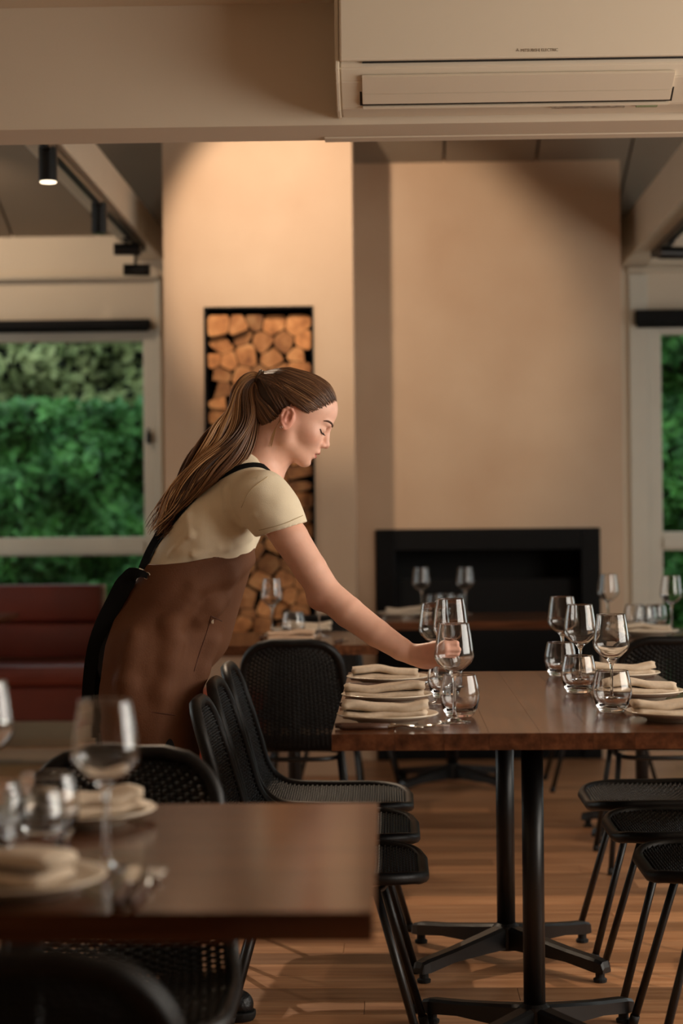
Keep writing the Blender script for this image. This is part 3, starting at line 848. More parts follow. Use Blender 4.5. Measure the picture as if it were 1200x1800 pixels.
def build_weave():
    V = []; Fq = []
    def strand(pts, nrm, r, seg):
        n = len(pts); base = sum(len(v) for v in V)
        t = np.gradient(pts, axis=0); t /= np.linalg.norm(t, axis=1)[:, None] + 1e-9
        b = np.cross(t, nrm); b /= np.linalg.norm(b, axis=1)[:, None] + 1e-9
        a = np.cross(b, t)
        ring = [pts + (a * math.cos(2 * math.pi * k / seg) + b * math.sin(2 * math.pi * k / seg)) * r for k in range(seg)]
        V.append(np.stack(ring, 1).reshape(-1, 3))
        i = np.arange(n - 1)[:, None] * seg; k = np.arange(seg)[None, :]
        q = np.stack([i + k, i + (k + 1) % seg, i + seg + (k + 1) % seg, i + seg + k], -1).reshape(-1, 4) + base
        Fq.append(q)
    NR = 25
    us = np.linspace(-0.965, 0.965, NR)
    tt = np.linspace(0.006, SH_L - 0.006, 70)
    for u in us:
        p, n = SH_P(np.full_like(tt, u), tt)
        strand(p, n, 0.0034, 4)
    step = 0.0068
    ts = np.arange(0.010, SH_L - 0.008, step)
    for j, t in enumerate(ts):
        m = NR * 2 - 1
        u = np.linspace(-0.985, 0.985, m)
        p, n = SH_P(u, np.full(m, t))
        ph = np.cos(np.pi * (np.arange(m) / 2.0 + j)) 
        p = p + n * (ph * 0.0042)[:, None]
        strand(p, n, 0.0033, 4)
    return mesh_np('woven_shell', np.concatenate(V), np.concatenate(Fq))
weave_me = build_weave()
def build_rim():
    t = np.concatenate([np.linspace(0, 0.085, 9), np.linspace(0.1, SH_L - 0.1, 46), np.linspace(SH_L - 0.085, SH_L, 9)])
    r_, _ = SH_P(np.ones_like(t), t); l_, _ = SH_P(-np.ones_like(t), t[::-1])
    fr, _ = SH_P(np.linspace(-1, 1, 9)[1:-1], np.zeros(7)); bk, _ = SH_P(np.linspace(1, -1, 9)[1:-1], np.full(7, SH_L))
    pts = np.concatenate([r_, bk, l_, fr])
    return tube(bmesh.new(), pts, 0.0140, 10, closed=True)
def make_chair(label, group):
    t = thing('rattan_chair', label, 'chair', (0, 0, 0), 0, group)
    o = obj('woven_shell', weave_me, M_rattan, t, True); o['kind'] = 'stuff'; o['label'] = 'black woven rattan seat and back'
    obj('rim', build_rim(), M_rattan, t, True)
    # under-seat ring and legs (y = -d)
    ring = []
    for k in range(32):
        a = 2 * math.pi * k / 32
        ring.append((0.150 * math.copysign(abs(math.cos(a)) ** 0.6, math.cos(a)), -0.225 + 0.140 * math.copysign(abs(math.sin(a)) ** 0.6, math.sin(a)), 0.376))
    obj('seat_ring', tube(bmesh.new(), ring, 0.008, 8, closed=True), M_black_powder, t, True)
    for sx in (-1, 1):
        for yt, yf in ((-0.105, 0.005), (-0.345, -0.455)):
            top = Vector((sx * 0.150, yt, 0.392)); ft = Vector((sx * 0.195, yf, 0.0005))
            leg = obj('leg', tube(bmesh.new(), [top, top + (ft - top) * 0.965], 0.0095, 10), M_black_powder, t, True)
            obj('foot_cap', tube(bmesh.new(), [top + (ft - top) * 0.945, ft], 0.0115, 10), M_rubber, leg, True)
        obj('seat_bracket', tube(bmesh.new(), [(sx * 0.150, -0.105, 0.376), (sx * 0.150, -0.225, 0.391), (sx * 0.150, -0.345, 0.376)], 0.006, 6), M_black_powder, t, True)
    return t
chair_n = [None]
def chair(label, loc, ang, group):
    """ang = direction the chair faces, degrees from +X ; loc = seat front centre on the floor"""
    rz = math.radians(ang - 90)
    if chair_n[0] is None:
        c = make_chair(label, group); chair_n[0] = c
        c.location = loc; c.rotation_euler = (0, 0, rz)
        return c
    return copy_tree(chair_n[0], loc, rz, label, group)
GL, GR = 'chairs along the left of the main table', 'chairs along the right of the main table'
def seat_front(px, py, Y): p = at_y(px, py, Y); return (p.x, Y, 0)
YN, YM, YFr = 4.22, 4.72, 5.22
chair('nearest black rattan chair on the left of the main table', seat_front(742, 1510, YN), 0, GL)
chair('middle black rattan chair on the left of the main table', seat_front(728, 1450, YM), 0, GL)
chair('farthest black rattan chair on the left of the main table', seat_front(718, 1397, YFr), 0, GL)
chair('nearest black rattan chair on the right of the main table', seat_front(1132, 1520, YN), 180, GR)
chair('middle black rattan chair on the right of the main table', seat_front(1074, 1450, YM), 180, GR)
chair('farthest black rattan chair on the right of the main table', seat_front(1030, 1397, YFr), 180, GR)
GB = 'chairs at the background tables'
chair('black rattan chair with its back to us at the table behind the aproned person', (at_y(517, 1250, 6.35).x, 6.72, 0), 90, GB)
chair('black rattan chair with its back to us at the right window table', (at_y(1166, 1250, 6.35).x, 6.70, 0), 90, GB)
chair('black rattan chair on the far side of the table behind the aproned person', (at_y(556, 1250, 7.6).x, 7.28, 0), 270, GB)
chair('black rattan chair at the left end of the fireplace table', (at_y(700, 1100, 8.4).x, CYa + 0.36, 0), 0, GB)
chair('black rattan chair at the right end of the fireplace table', (at_y(960, 1100, 8.4).x, CYa + 0.36, 0), 180, GB)
GF = 'chairs at the foreground table'
chair('blurred black rattan chair facing us across the foreground table', (at_y(140, 1420, 2.8).x, 2.80, 0), 270, GF)
chair('dark rattan chair back at the bottom left corner', (at_y(30, 1700, 1.85).x, 2.24, 0), 90, GF)
# ================================================================ TABLEWARE
def wine_bm(seg=40):
    out = [(0.0, 0.0), (0.034, 0.0), (0.0355, 0.0012), (0.034, 0.0024), (0.016, 0.0048), (0.0062, 0.010), (0.0042, 0.022), (0.0036, 0.05), (0.0037, 0.085), (0.0050, 0.098),
           (0.0100, 0.1055), (0.0235, 0.1150), (0.0365, 0.1270), (0.0418, 0.1365), (0.0428, 0.1440), (0.0412, 0.1560), (0.0375, 0.1850), (0.03325, 0.2110), (0.0331, 0.2122)]
    inn = [(0.0325, 0.2130), (0.0319, 0.2122), (0.03195, 0.2110), (0.0363, 0.1850), (0.0400, 0.1560), (0.0415, 0.1440), (0.0404, 0.1372), (0.0352, 0.1285), (0.0225, 0.1168), (0.0095, 0.1085), (0.0, 0.1065)]
    return lathe(out + inn, seg)
def tumbler_bm(seg=40):
    out = [(0.0, 0.0), (0.026, 0.0), (0.0300, 0.0030), (0.0390, 0.0200), (0.0440, 0.0400), (0.0442, 0.0520), (0.0410, 0.0720), (0.0366, 0.0912), (0.0363, 0.0925)]
    inn = [(0.0356, 0.0934), (0.0350, 0.0925), (0.0352, 0.0912), (0.0396, 0.0720), (0.0427, 0.0520), (0.0424, 0.0400), (0.0370, 0.0235), (0.0280, 0.0140), (0.0, 0.0120)]
    return lathe(out + inn, seg)
def mk(name, bm, m):
    me = bpy.data.meshes.new(name); bm.normal_update(); bm.to_mesh(me); bm.free()
    me.materials.append(m); me.polygons.foreach_set('use_smooth', np.ones(len(me.polygons), bool)); return me
ME_WINE = mk('wine_glass', wine_bm(), M_glass)
ME_TUMB = mk('tumbler', tumbler_bm(), M_glass)
plate_prof = [(0.0, 0.003), (0.055, 0.003), (0.058, 0.0), (0.064, 0.0), (0.067, 0.005), (0.085, 0.010), (0.108, 0.0185), (0.110, 0.0205), (0.108, 0.0222), (0.086, 0.0145), (0.068, 0.0100), (0.0, 0.0090)]
ME_PLATE = mk('plate', lathe(plate_prof, 56), M_plate)
def napkin_bm(seed, L=0.182):
    r = np.random.default_rng(seed); bm = bmesh.new(); n = 15
    ph = r.uniform(0, 6.28, 6)
    for layer, (y0, y1, z0, z1, ov) in enumerate(((-0.044, 0.046, 0.0, 0.0170, 0.0), (-0.033, 0.044, 0.0155, 0.0345, 0.006))):
        secs = []
        for i in range(n):
            t = i / (n - 1); x = (t - 0.5) * (L + ov * math.sin(seed))
            wav = 0.0035 * math.sin(t * 7 + ph[layer]) + 0.002 * math.sin(t * 15 + ph[layer + 2])
            lift = 0.004 * math.sin(t * 5 + ph[layer + 3]) if layer else 0.0
            e = 0.0022 * math.sin(t * 23 + ph[4])
            x += e if i in (0, n - 1) else 0
            cy_, hy = (y0 + y1) / 2, (y1 - y0) / 2; cz, hz_ = (z0 + z1) / 2, (z1 - z0) / 2
            pinch = 1.0 - 0.10 * (abs(t - 0.5) * 2) ** 6
            ring = []
            for k in range(16):
                a = 2 * math.pi * k / 16
                ca, sa = math.cos(a), math.sin(a)
                yy = cy_ + hy * math.copysign(abs(ca) ** 0.55, ca) + wav * (1 if ca < 0 else 0.4)
                zz = cz + hz_ * pinch * math.copysign(abs(sa) ** 0.75, sa) + (lift + wav * 0.5 if sa > 0 or layer else 0)
                ring.append(bm.verts.new((x + (0.002 * math.sin(a * 3 + ph[5]) if i in (0, n - 1) else 0), yy, max(zz, 0.0))))
            secs.append(ring)
        for A, B in zip(secs[:-1], secs[1:]):
            for k in range(16): bm.faces.new((A[k], A[(k + 1) % 16], B[(k + 1) % 16], B[k]))
        bm.faces.new(list(reversed(secs[0]))); bm.faces.new(secs[-1])
    bmesh.ops.recalc_face_normals(bm, faces=bm.faces)
    return bm
ME_NAP = [mk('napkin', napkin_bm(s), M_linen) for s in (1, 2, 5)]
ME_NAP2 = mk('napkin', napkin_bm(9, 0.165), M_linen2)

def put(name, me, loc, label, cat, group, rotz=0.0):
    o = bpy.data.objects.new(name, me); COL.objects.link(o); o.location = loc; o.rotation_euler = (0, 0, rotz)
    return tag(o, label, cat, group)
def on(px, py, z=TZP): p = at_z(px, py, z); return p.x, p.y
def wine(px, Y, label, group, z=TZP):
    p = at_y(px, 912 + (CAM.z - z) * F_PX / Y, Y); return put('wine_glass', ME_WINE, (p.x, Y, z + 0.0003), label, 'wine glass', group)
def tumb(px, Y, label, group):
    p = at_y(px, 912 + 0.44 * F_PX / Y, Y); return put('tumbler', ME_TUMB, (p.x, Y, TZP + 0.0003), label, 'tumbler', group)
def plate_(px, Y, label, group):
    p = at_y(px, 912 + 0.425 * F_PX / Y, Y); return put('plate', ME_PLATE, (p.x, Y, TZP + 0.0003), label, 'plate', group)
def nap(pl, k, label, group, dx=0.0, dy=0.0, rz=0.0, me=None):
    l = pl.location; return put('napkin', me or ME_NAP[k % 3], (l.x + dx, l.y + dy, l.z + 0.0095 + 0.0005), label, 'napkin', group, rz)
# cutlery
def knife(loc, rz, label, group, handle=M_handle):
    t = thing('knife', label, 'knife', loc, rz, group)
    bm = bmesh.new(); tube(bm, [(-0.115, 0, 0.007), (-0.10, 0, 0.007), (-0.05, 0, 0.0065), (0.0, 0, 0.0065)], [0.006, 0.0075, 0.0068, 0.0058], 10, flat=(0.85, 1.0)); obj('handle', bm, handle, t, True)
    bm = bmesh.new(); tube(bm, [(0.0005, 0, 0.0065), (0.012, 0, 0.0062)], 0.0056, 10); obj('bolster', bm, M_steel, t, True)
    bm = bmesh.new()
    secs = []
    for x_, h_ in ((0.0125, 0.0065), (0.05, 0.0095), (0.09, 0.0095), (0.112, 0.006), (0.122, 0.0008)):
        secs.append([bm.verts.new(q) for q in ((x_, -h_, 0.0055), (x_, h_, 0.0055), (x_, h_, 0.0068), (x_, -h_, 0.0060))])
    for A, B in zip(secs[:-1], secs[1:]):
        for k in range(4): bm.faces.new((A[k], A[(k + 1) % 4], B[(k + 1) % 4], B[k]))
    bm.faces.new(list(reversed(secs[0]))); bm.faces.new(secs[-1])
    bmesh.ops.recalc_face_normals(bm, faces=bm.faces)
    obj('blade', bm, M_steel, t)
    return t
def fork(loc, rz, label, group, handle=M_handle, tilt=0.0):
    t = thing('fork', label, 'fork', loc, rz, group)
    t.rotation_euler = (0, tilt, rz)
    bm = bmesh.new(); tube(bm, [(-0.10, 0, 0.0065), (-0.09, 0, 0.0065), (-0.04, 0, 0.0062), (0.0, 0, 0.006)], [0.005, 0.0065, 0.006, 0.005], 10, flat=(0.85, 1.0)); obj('handle', bm, handle, t, True)
    bm = bmesh.new(); tube(bm, [(0.0005, 0, 0.006), (0.03, 0, 0.010), (0.055, 0, 0.007)], [0.0045, 0.0028, 0.0040], 8); 
    tube(bm, [(0.053, 0, 0.007), (0.062, 0, 0.005), (0.074, 0, 0.006)], [0.004, 0.0105, 0.0115], 10, flat=(0.18, 1.0)); obj('neck', bm, M_steel, t, True)
    for k in range(4):
        yy = (k - 1.5) * 0.0058
        bm = bmesh.new(); tube(bm, [(0.0735, yy, 0.006), (0.095, yy, 0.009), (0.112, yy, 0.015)], [0.0016, 0.0014, 0.0008], 6); obj('tine', bm, M_steel, t, True)
    return t
GWL, GWR = 'wine glasses on the main table', 'wine glasses on the main table'
GT, GP, GN, GK, GFk = 'tumblers on the main table', 'plates on the main table', 'napkins on the main table', 'knives on the main table', 'forks on the main table'
# ---- main table, left side
for i, (px, Y, nm, rz) in enumerate(((681, 4.045, 'nearest', 0.01), (680, 4.495, 'middle', -0.015), (681, 5.00, 'farthest', 0.0))):
    p = plate_(px, Y, nm + ' cream plate on the left of the main table', GP)
    nap(p, i, 'folded beige linen napkin on the %s left plate of the main table' % nm, GN, -0.006, 0.0, rz)
    knife((p.location.x + 0.005, p.location.y - 0.115, TZP + 0.0003), 0.01, 'wooden-handled knife before the %s left plate of the main table' % nm, GK)
    fork((p.location.x + 0.0, p.location.y - 0.140, TZP + 0.0003), 0.03, 'fork beside the %s left plate of the main table' % nm, GFk)
for i, (px, Y, nm, rz) in enumerate(((1190, 4.06, 'nearest', 0.02), (1122, 4.54, 'middle', 0.06), (1088, 5.07, 'farthest', 0.05))):
    p = plate_(px, Y, nm + ' cream plate on the right of the main table', GP)
    nap(p, i + 1, 'folded beige linen napkin on the %s right plate of the main table' % nm, GN, 0.0, 0.0, rz)
    knife((p.location.x, p.location.y + 0.160, TZP + 0.0003), math.pi, 'wooden-handled knife beyond the %s right plate of the main table' % nm, GK)
    fork((p.location.x, p.location.y + 0.134, TZP + 0.0003), math.pi, 'fork beyond the %s right plate of the main table' % nm, GFk)
wine(799, 4.045, 'wine glass nearest us in the left row of the main table', GWL)
wine(764, 5.02, 'farthest wine glass in the left row, behind the hand', GWL)
HELD_Y = 4.50
HP = at_y(791, 1052, HELD_Y)
held = put('wine_glass', ME_WINE, (HP.x, HELD_Y, HP.z - 0.213), 'wine glass held by the stem in the hand of the aproned person', 'wine glass', GWL)
tumb(808, 4.155, 'tumbler nearest us in the left row of the main table', GT)
tumb(783, 4.60, 'middle tumbler in the left row, below the hand', GT)
tumb(779, 5.12, 'farthest tumbler in the left row of the main table', GT)
wine(1075, 4.375, 'wine glass nearest us in the right row of the main table', GWR)
wine(1020, 4.87, 'middle wine glass in the right row of the main table', GWR)
wine(989, 5.36, 'farthest wine glass in the right row of the main table', GWR)
tumb(1076, 4.235, 'tumbler nearest us in the right row of the main table', GT)
tumb(1017, 4.70, 'middle tumbler in the right row of the main table', GT)
tumb(985, 5.20, 'farthest tumbler in the right row of the main table', GT)
# ---- table behind the aproned person
GB1 = 'glasses on the background tables'
wine(478, 7.20, 'left wine glass on the table behind the aproned person', GB1)
wine(561, 7.02, 'wine glass partly hidden by the forearm on the table behind the aproned person', GB1)
tumb(516, 7.02, 'tumbler on the table behind the aproned person', GB1)
p = plate_(526, 7.22, 'cream plate on the table behind the aproned person', 'plates on the background tables')
nap(p, 0, 'white folded napkin on the plate behind the aproned person', 'napkins on the background tables', 0.03, 0.01)
put('napkin', ME_NAP2, (at_y(512, 1116, 6.84).x, 6.84, TZP + 0.0005), 'pinkish folded napkin at the near side of the table behind the aproned person', 'napkin', 'napkins on the background tables')
knife((at_y(600, 1127, 6.72).x, 6.72, TZP + 0.0003), 1.4, 'knife lying on the table behind the aproned person', 'cutlery on the background tables')
fork((at_y(464, 1115, 6.95).x, 6.95, TZP + 0.0003), 1.5, 'fork lying on the table behind the aproned person', 'cutlery on the background tables')
# ---- fireplace table
wine(741, 8.62, 'left wine glass on the fireplace table', GB1)
wine(818, 8.60, 'right wine glass on the fireplace table', GB1)
tumb(764, 8.52, 'left tumbler on the fireplace table', GB1)
tumb(783, 8.64, 'middle tumbler on the fireplace table', GB1)
tumb(800, 8.50, 'right tumbler on the fireplace table', GB1)
p = plate_(704, 8.35, 'cream plate on the fireplace table', 'plates on the background tables')
nap(p, 1, 'folded napkin on the fireplace table', 'napkins on the background tables', 0.03, 0)
knife((at_y(672, 1085, 8.18).x, 8.18, TZP + 0.0003), 0.1, 'knife lying on the fireplace table', 'cutlery on the background tables')
# ---- window table on the right
wine(1069, 7.38, 'left wine glass on the right window table', GB1)
wine(1180, 7.12, 'right wine glass on the right window table, before the green hedge', GB1)
tumb(1116, 7.36, 'left tumbler on the right window table', GB1)
tumb(1135, 7.20, 'middle tumbler on the right window table', GB1)
tumb(1153, 7.34, 'right tumbler on the right window table', GB1)
p = plate_(1140, 6.92, 'cream plate on the right window table', 'plates on the background tables')
nap(p, 2, 'folded napkin on the right window table', 'napkins on the background tables', -0.01, 0)
# ---- foreground table
GFg = 'things on the foreground table'
p = plate_(143, 2.735, 'cream plate on the far side of the foreground table', 'plates on the foreground table')
nap(p, 0, 'folded napkin on the far plate of the foreground table', 'napkins on the foreground table', 0.01, 0.01, 0.5, me=mk('napkin', napkin_bm(12, 0.15), M_linen))
p = plate_(26, 2.222, 'blurred cream plate on the near side of the foreground table', 'plates on the foreground table')
nap(p, 2, 'folded napkin on the near plate of the foreground table', 'napkins on the foreground table', -0.03, 0.02, -0.35, me=mk('napkin', napkin_bm(14, 0.17), M_linen))
wine(187, 2.37, 'large blurred wine glass in the left foreground', 'glasses on the foreground table')
wine(-26, 2.68, 'wine glass cut off by the left picture edge', 'glasses on the foreground table')
tumb(84, 2.575, 'tumbler standing by the far plate of the foreground table', 'glasses on the foreground table')
tumb(58, 2.42, 'blurred tumbler between the two foreground plates', 'glasses on the foreground table')
tumb(-14, 2.50, 'tumbler cut off by the left edge on the foreground table', 'glasses on the foreground table')
knife((at_y(222, 1560, 2.235).x, 2.235, TZP + 0.0003), math.radians(92), 'knife beside the near plate of the foreground table', 'cutlery on the foreground table')
fork((at_y(255, 1560, 2.225).x, 2.225, TZP + 0.0003), math.radians(88), 'fork beside the near plate of the foreground table', 'cutlery on the foreground table')
# ================================================================ THE WAITRESS
def V3(p): return np.array((p[0], p[1], p[2]), float)
def W(px, py, Y): return V3(at_y(px, py, Y))
class Field:
    """signed distance field from smoothly joined round cones and ellipsoids"""
    def __init__(s): s.ops = []
    def cone(s, a, b, ra, rb, k=0.02, sy=1.0, sub=False, yc=None):
        a, b = V3(a), V3(b); m = max(ra, rb)
        lo, hi = np.minimum(a, b) - m, np.maximum(a, b) + m
        if sy != 1.0:
            c = a[1]; lo[1] = c - m * sy; hi[1] = c + m * sy
        s.ops.append(('c', (a, b, ra, rb, sy), lo, hi, k, sub)); return s
    def chain(s, pts, rs, k=0.02, sy=1.0):
        for i in range(len(pts) - 1): s.cone(pts[i], pts[i + 1], rs[i], rs[i + 1], k, sy)
        return s
    def ell(s, c, r, R=None, k=0.02, sub=False):
        c, r = V3(c), V3(r); R = np.eye(3) if R is None else R       # columns of R = axes of the ellipsoid in the world
        e = np.sqrt(((R * r[None, :]) ** 2).sum(1))
        s.ops.append(('e', (c, r, R), c - e, c + e, k, sub)); return s
    @staticmethod
    def prim(kind, pr, x, y, z):
        if kind == 'c':
            a, b, ra, rb, sy = pr
            yy = a[1] + (y - a[1]) / sy if sy != 1.0 else y
            ba = b - a; L2 = ba @ ba + 1e-12
            t = np.clip(((x - a[0]) * ba[0] + (yy - a[1]) * ba[1] + (z - a[2]) * ba[2]) / L2, 0, 1)
            d = np.sqrt((x - a[0] - ba[0] * t) ** 2 + (yy - a[1] - ba[1] * t) ** 2 + (z - a[2] - ba[2] * t) ** 2) - (ra + (rb - ra) * t)
            return d
        c, r, R = pr
        dx, dy, dz = x - c[0], y - c[1], z - c[2]
        q = [dx * R[0, i] + dy * R[1, i] + dz * R[2, i] for i in range(3)]
        k0 = np.sqrt(sum((q[i] / r[i]) ** 2 for i in range(3)))
        k1 = np.sqrt(sum((q[i] / r[i] ** 2) ** 2 for i in range(3))) + 1e-9
        return k0 * (k0 - 1) / k1
    @staticmethod
    def comb(d, e, k, sub):
        if sub:
            h = np.maximum(k - np.abs(-d - e), 0) / k
            return np.maximum(d, -e) + h * h * k * 0.25
        h = np.maximum(k - np.abs(d - e), 0) / k
        return np.minimum(d, e) - h * h * k * 0.25
    def eval(s, P):
        d = np.full(len(P), 1.0)
        for kind, pr, lo, hi, k, sub in s.ops: d = s.comb(d, s.prim(kind, pr, P[:, 0], P[:, 1], P[:, 2]), k, sub)
        return d
    def grad(s, P, e=0.0015):
        g = np.zeros_like(P)
        for i in range(3):
            o = np.zeros(3); o[i] = e
            g[:, i] = s.eval(P + o) - s.eval(P - o)
        return g / (np.linalg.norm(g, axis=1)[:, None] + 1e-9)
    def mesh(s, res, off=0.0, post=None, pad=0.02, lo=None, hi=None):
        L = np.min([o[2] for o in s.ops if not o[5]], 0) - pad - off; H = np.max([o[3] for o in s.ops if not o[5]], 0) + pad + off
        if lo is not None: L = np.maximum(L, lo)
        if hi is not None: H = np.minimum(H, hi)
        n = np.ceil((H - L) / res).astype(int) + 1
        ax = [(L[i] + res * np.arange(n[i])).astype(np.float32) for i in range(3)]
        D = np.full(n, 0.06, np.float32)
        for kind, pr, lo_, hi_, k, sub in s.ops:
            m = k + 0.012 + off
            i0 = np.clip(np.floor((lo_ - m - L) / res).astype(int), 0, n); i1 = np.clip(np.ceil((hi_ + m - L) / res).astype(int) + 1, 0, n)
            if np.any(i1 <= i0): continue
            sl = tuple(slice(i0[i], i1[i]) for i in range(3))
            e = s.prim(kind, pr, ax[0][sl[0]][:, None, None], ax[1][sl[1]][None, :, None], ax[2][sl[2]][None, None, :])
            D[sl] = s.comb(D[sl], e, k, sub)
        D -= off
        if post is not None: D = post(D, ax[0][:, None, None], ax[1][None, :, None], ax[2][None, None, :]).astype(np.float32)
        return surface_nets(D, L, res)
def surface_nets(D, L, res):
    I = D < 0
    nx, ny, nz = D.shape
    c = np.zeros((nx - 1, ny - 1, nz - 1), np.uint8)
    for dx in (0, 1):
        for dy in (0, 1):
            for dz in (0, 1): c += I[dx:nx - 1 + dx, dy:ny - 1 + dy, dz:nz - 1 + dz]
    act = (c > 0) & (c < 8)
    idx = np.argwhere(act)
    ids = np.full(act.shape, -1, np.int64); ids[act] = np.arange(len(idx))
    acc = np.zeros((len(idx), 3)); cnt = np.zeros(len(idx))
    corner = [(a, b, d) for a in (0, 1) for b in (0, 1) for d in (0, 1)]
    vals = {q: D[idx[:, 0] + q[0], idx[:, 1] + q[1], idx[:, 2] + q[2]].astype(float) for q in corner}
    for q in corner:
        for ax_ in range(3):
            if q[ax_] == 1: continue
            r = list(q); r[ax_] = 1; r = tuple(r)
            a, b = vals[q], vals[r]; m = (a < 0) != (b < 0)
            t = np.where(m, a / np.where(m, a - b, 1), 0)
            p = np.tile(np.array(q, float), (len(idx), 1)); p[:, ax_] += t
            acc[m] += p[m]; cnt[m] += 1
    Vt = L + res * (idx + acc / cnt[:, None])
    quads = []
    for ax_ in range(3):
        sl0 = [slice(None)] * 3; sl1 = [slice(None)] * 3
        sl0[ax_] = slice(0, -1); sl1[ax_] = slice(1, None)
        A, B = I[tuple(sl0)], I[tuple(sl1)]
        e = np.argwhere(A != B)
        o = [k for k in range(3) if k != ax_]
        e = e[(e[:, o[0]] > 0) & (e[:, o[1]] > 0) & (e[:, o[0]] < D.shape[o[0]] - 1) & (e[:, o[1]] < D.shape[o[1]] - 1)]
        f = A[tuple(e.T)]
        def gid(da, db):
            g = e.copy(); g[:, o[0]] -= da; g[:, o[1]] -= db; return ids[tuple(g.T)]
        q = np.stack([gid(1, 1), gid(0, 1), gid(0, 0), gid(1, 0)], 1)
        flip = f if ax_ != 1 else ~f
        q[~flip] = q[~flip][:, ::-1]
        quads.append(q)
    Q = np.concatenate(quads); Q = Q[(Q >= 0).all(1)]
    return Vt, Q
def sdf_obj(name, VF, m, parent, origin):
    V, Q = VF
    me = bpy.data.meshes.new(name); me.from_pydata((V - origin).tolist(), [], Q.tolist()); me.update()
    o = obj(name, me, m, parent, True)
    return o

Y0 = 4.78
ORG = np.array([at_y(250, 1700, Y0).x, Y0, 0.0])
waitress = thing('person', 'person in cream T-shirt and brown apron leaning over the table holding a wine glass', 'person', tuple(ORG))

# ---- head frame: forward, lateral, up ; nose down by 30 degrees
HO = W(505, 742, Y0)
th = math.radians(30)
HF = np.array([math.cos(th), 0, -math.sin(th)]); HL = np.array([0, 1, 0]); HU = np.array([math.sin(th), 0, math.cos(th)])
HR = np.stack([HF, HL, HU], 1)
def H(f, l, u): return HO + HF * f + HL * l + HU * u
def rot_in_head(deg):      # axes turned about the lateral axis
    a = math.radians(deg)
    return np.stack([HF * math.cos(a) + HU * math.sin(a), HL, -HF * math.sin(a) + HU * math.cos(a)], 1)

# ---- skin: head, neck, arms, hands, hidden trunk, one surface
B = Field()
B.ell(H(-0.006, 0, 0.048), (0.094, 0.071, 0.078), HR, 0.02)
B.ell(H(0.035, 0, 0.065), (0.067, 0.060, 0.060), HR, 0.03)
B.ell(H(0.040, 0, -0.002), (0.058, 0.056, 0.064), HR, 0.03)
B.ell(H(0.072, 0, -0.026), (0.0355, 0.032, 0.028), HR, 0.022)
for s_ in (-1, 1):
    B.ell(H(0.066, 0.036 * s_, 0.000), (0.026, 0.022, 0.022), HR, 0.025)
    B.cone(H(0.084, 0.010 * s_, -0.064), H(0.024, 0.046 * s_, -0.042), 0.0115, 0.014, 0.02)
    B.cone(H(0.024, 0.046 * s_, -0.042), H(0.004, 0.052 * s_, 0.002), 0.014, 0.018, 0.02)
    B.ell(H(0.089, 0.022 * s_, 0.045), (0.013, 0.018, 0.009), HR, 0.014)
B.ell(H(0.086, 0, -0.0635), (0.0145, 0.019, 0.0135), HR, 0.014)
B.ell(H(0.048, 0, -0.050), (0.046, 0.038, 0.022), HR, 0.025)
for s_ in (-1, 1):
    B.ell(H(0.1045, 0.029 * s_, 0.0245), (0.016, 0.017, 0.012), HR, 0.010, True)
    B.ell(H(0.0830, 0.0305 * s_, 0.0255), (0.0150, 0.0150, 0.0125), HR, 0.005)
B.cone(H(0.0965, 0, 0.038), H(0.1035, 0, 0.016), 0.0075, 0.0078, 0.010)
B.cone(H(0.1035, 0, 0.016), H(0.1140, 0, -0.002), 0.0078, 0.0100, 0.008)
for s_ in (-1, 1):
    B.ell(H(0.1065, 0.0105 * s_, -0.0075), (0.0090, 0.0065, 0.0068), HR, 0.006)
    B.ell(H(0.1120, 0.0055 * s_, -0.0150), (0.0050, 0.0028, 0.0030), HR, 0.003, True)
B.ell(H(0.1030, 0, -0.0295), (0.0088, 0.0190, 0.0066), HR, 0.006)
B.ell(H(0.0995, 0, -0.0435), (0.0095, 0.0175, 0.0068), HR, 0.006)
B.ell(H(0.1110, 0, -0.0362), (0.0105, 0.0205, 0.0016), HR, 0.003, True)
B.ell(H(0.1060, 0, -0.0550), (0.0060, 0.0160, 0.0050), HR, 0.008, True)
# ears
ER = rot_in_head(14)
for s_ in (-1, 1):
    EC = H(0.000, 0.0700 * s_, 0.006)
    a_, u_ = ER[:, 0], ER[:, 2]
    B.ell(EC + HL * 0.002 * s_, (0.0165, 0.0070, 0.0270), ER, 0.006)
    arc = [EC + a_ * x + u_ * z + HL * s_ * 0.0075 for x, z in ((0.010, 0.004), (0.0125, 0.017), (0.006, 0.0255), (-0.005, 0.0265), (-0.0135, 0.018), (-0.0155, 0.004), (-0.0115, -0.011), (-0.004, -0.021))]
    B.chain(arc, [0.0032, 0.0036, 0.0036, 0.0036, 0.0036, 0.0034, 0.0034, 0.0042], 0.003)
    B.ell(EC + a_ * -0.0010 + u_ * -0.0235 + HL * s_ * 0.004, (0.0065, 0.0045, 0.0070), ER, 0.004)
    B.ell(EC + a_ * 0.0035 + u_ * 0.001 + HL * s_ * 0.0105, (0.0075, 0.0070, 0.0115), ER, 0.003, True)
    B.cone(EC + a_ * -0.006 + u_ * -0.008 + HL * s_ * 0.008, EC + a_ * -0.003 + u_ * 0.016 + HL * s_ * 0.008, 0.0026, 0.0026, 0.004)
# neck
NB = W(445, 848, Y0)
B.cone(H(-0.022, 0, -0.010), NB, 0.050, 0.060, 0.03)
B.cone(H(0.020, 0, -0.055), W(470, 846, Y0), 0.026, 0.030, 0.03)
# trunk (kept inside the clothes)
SP = [W(258, 1150, Y0), W(308, 1040, Y0), W(372, 938, Y0), W(420, 876, Y0)]
B.chain(SP, [0.098, 0.080, 0.088, 0.066], 0.04, 1.38)
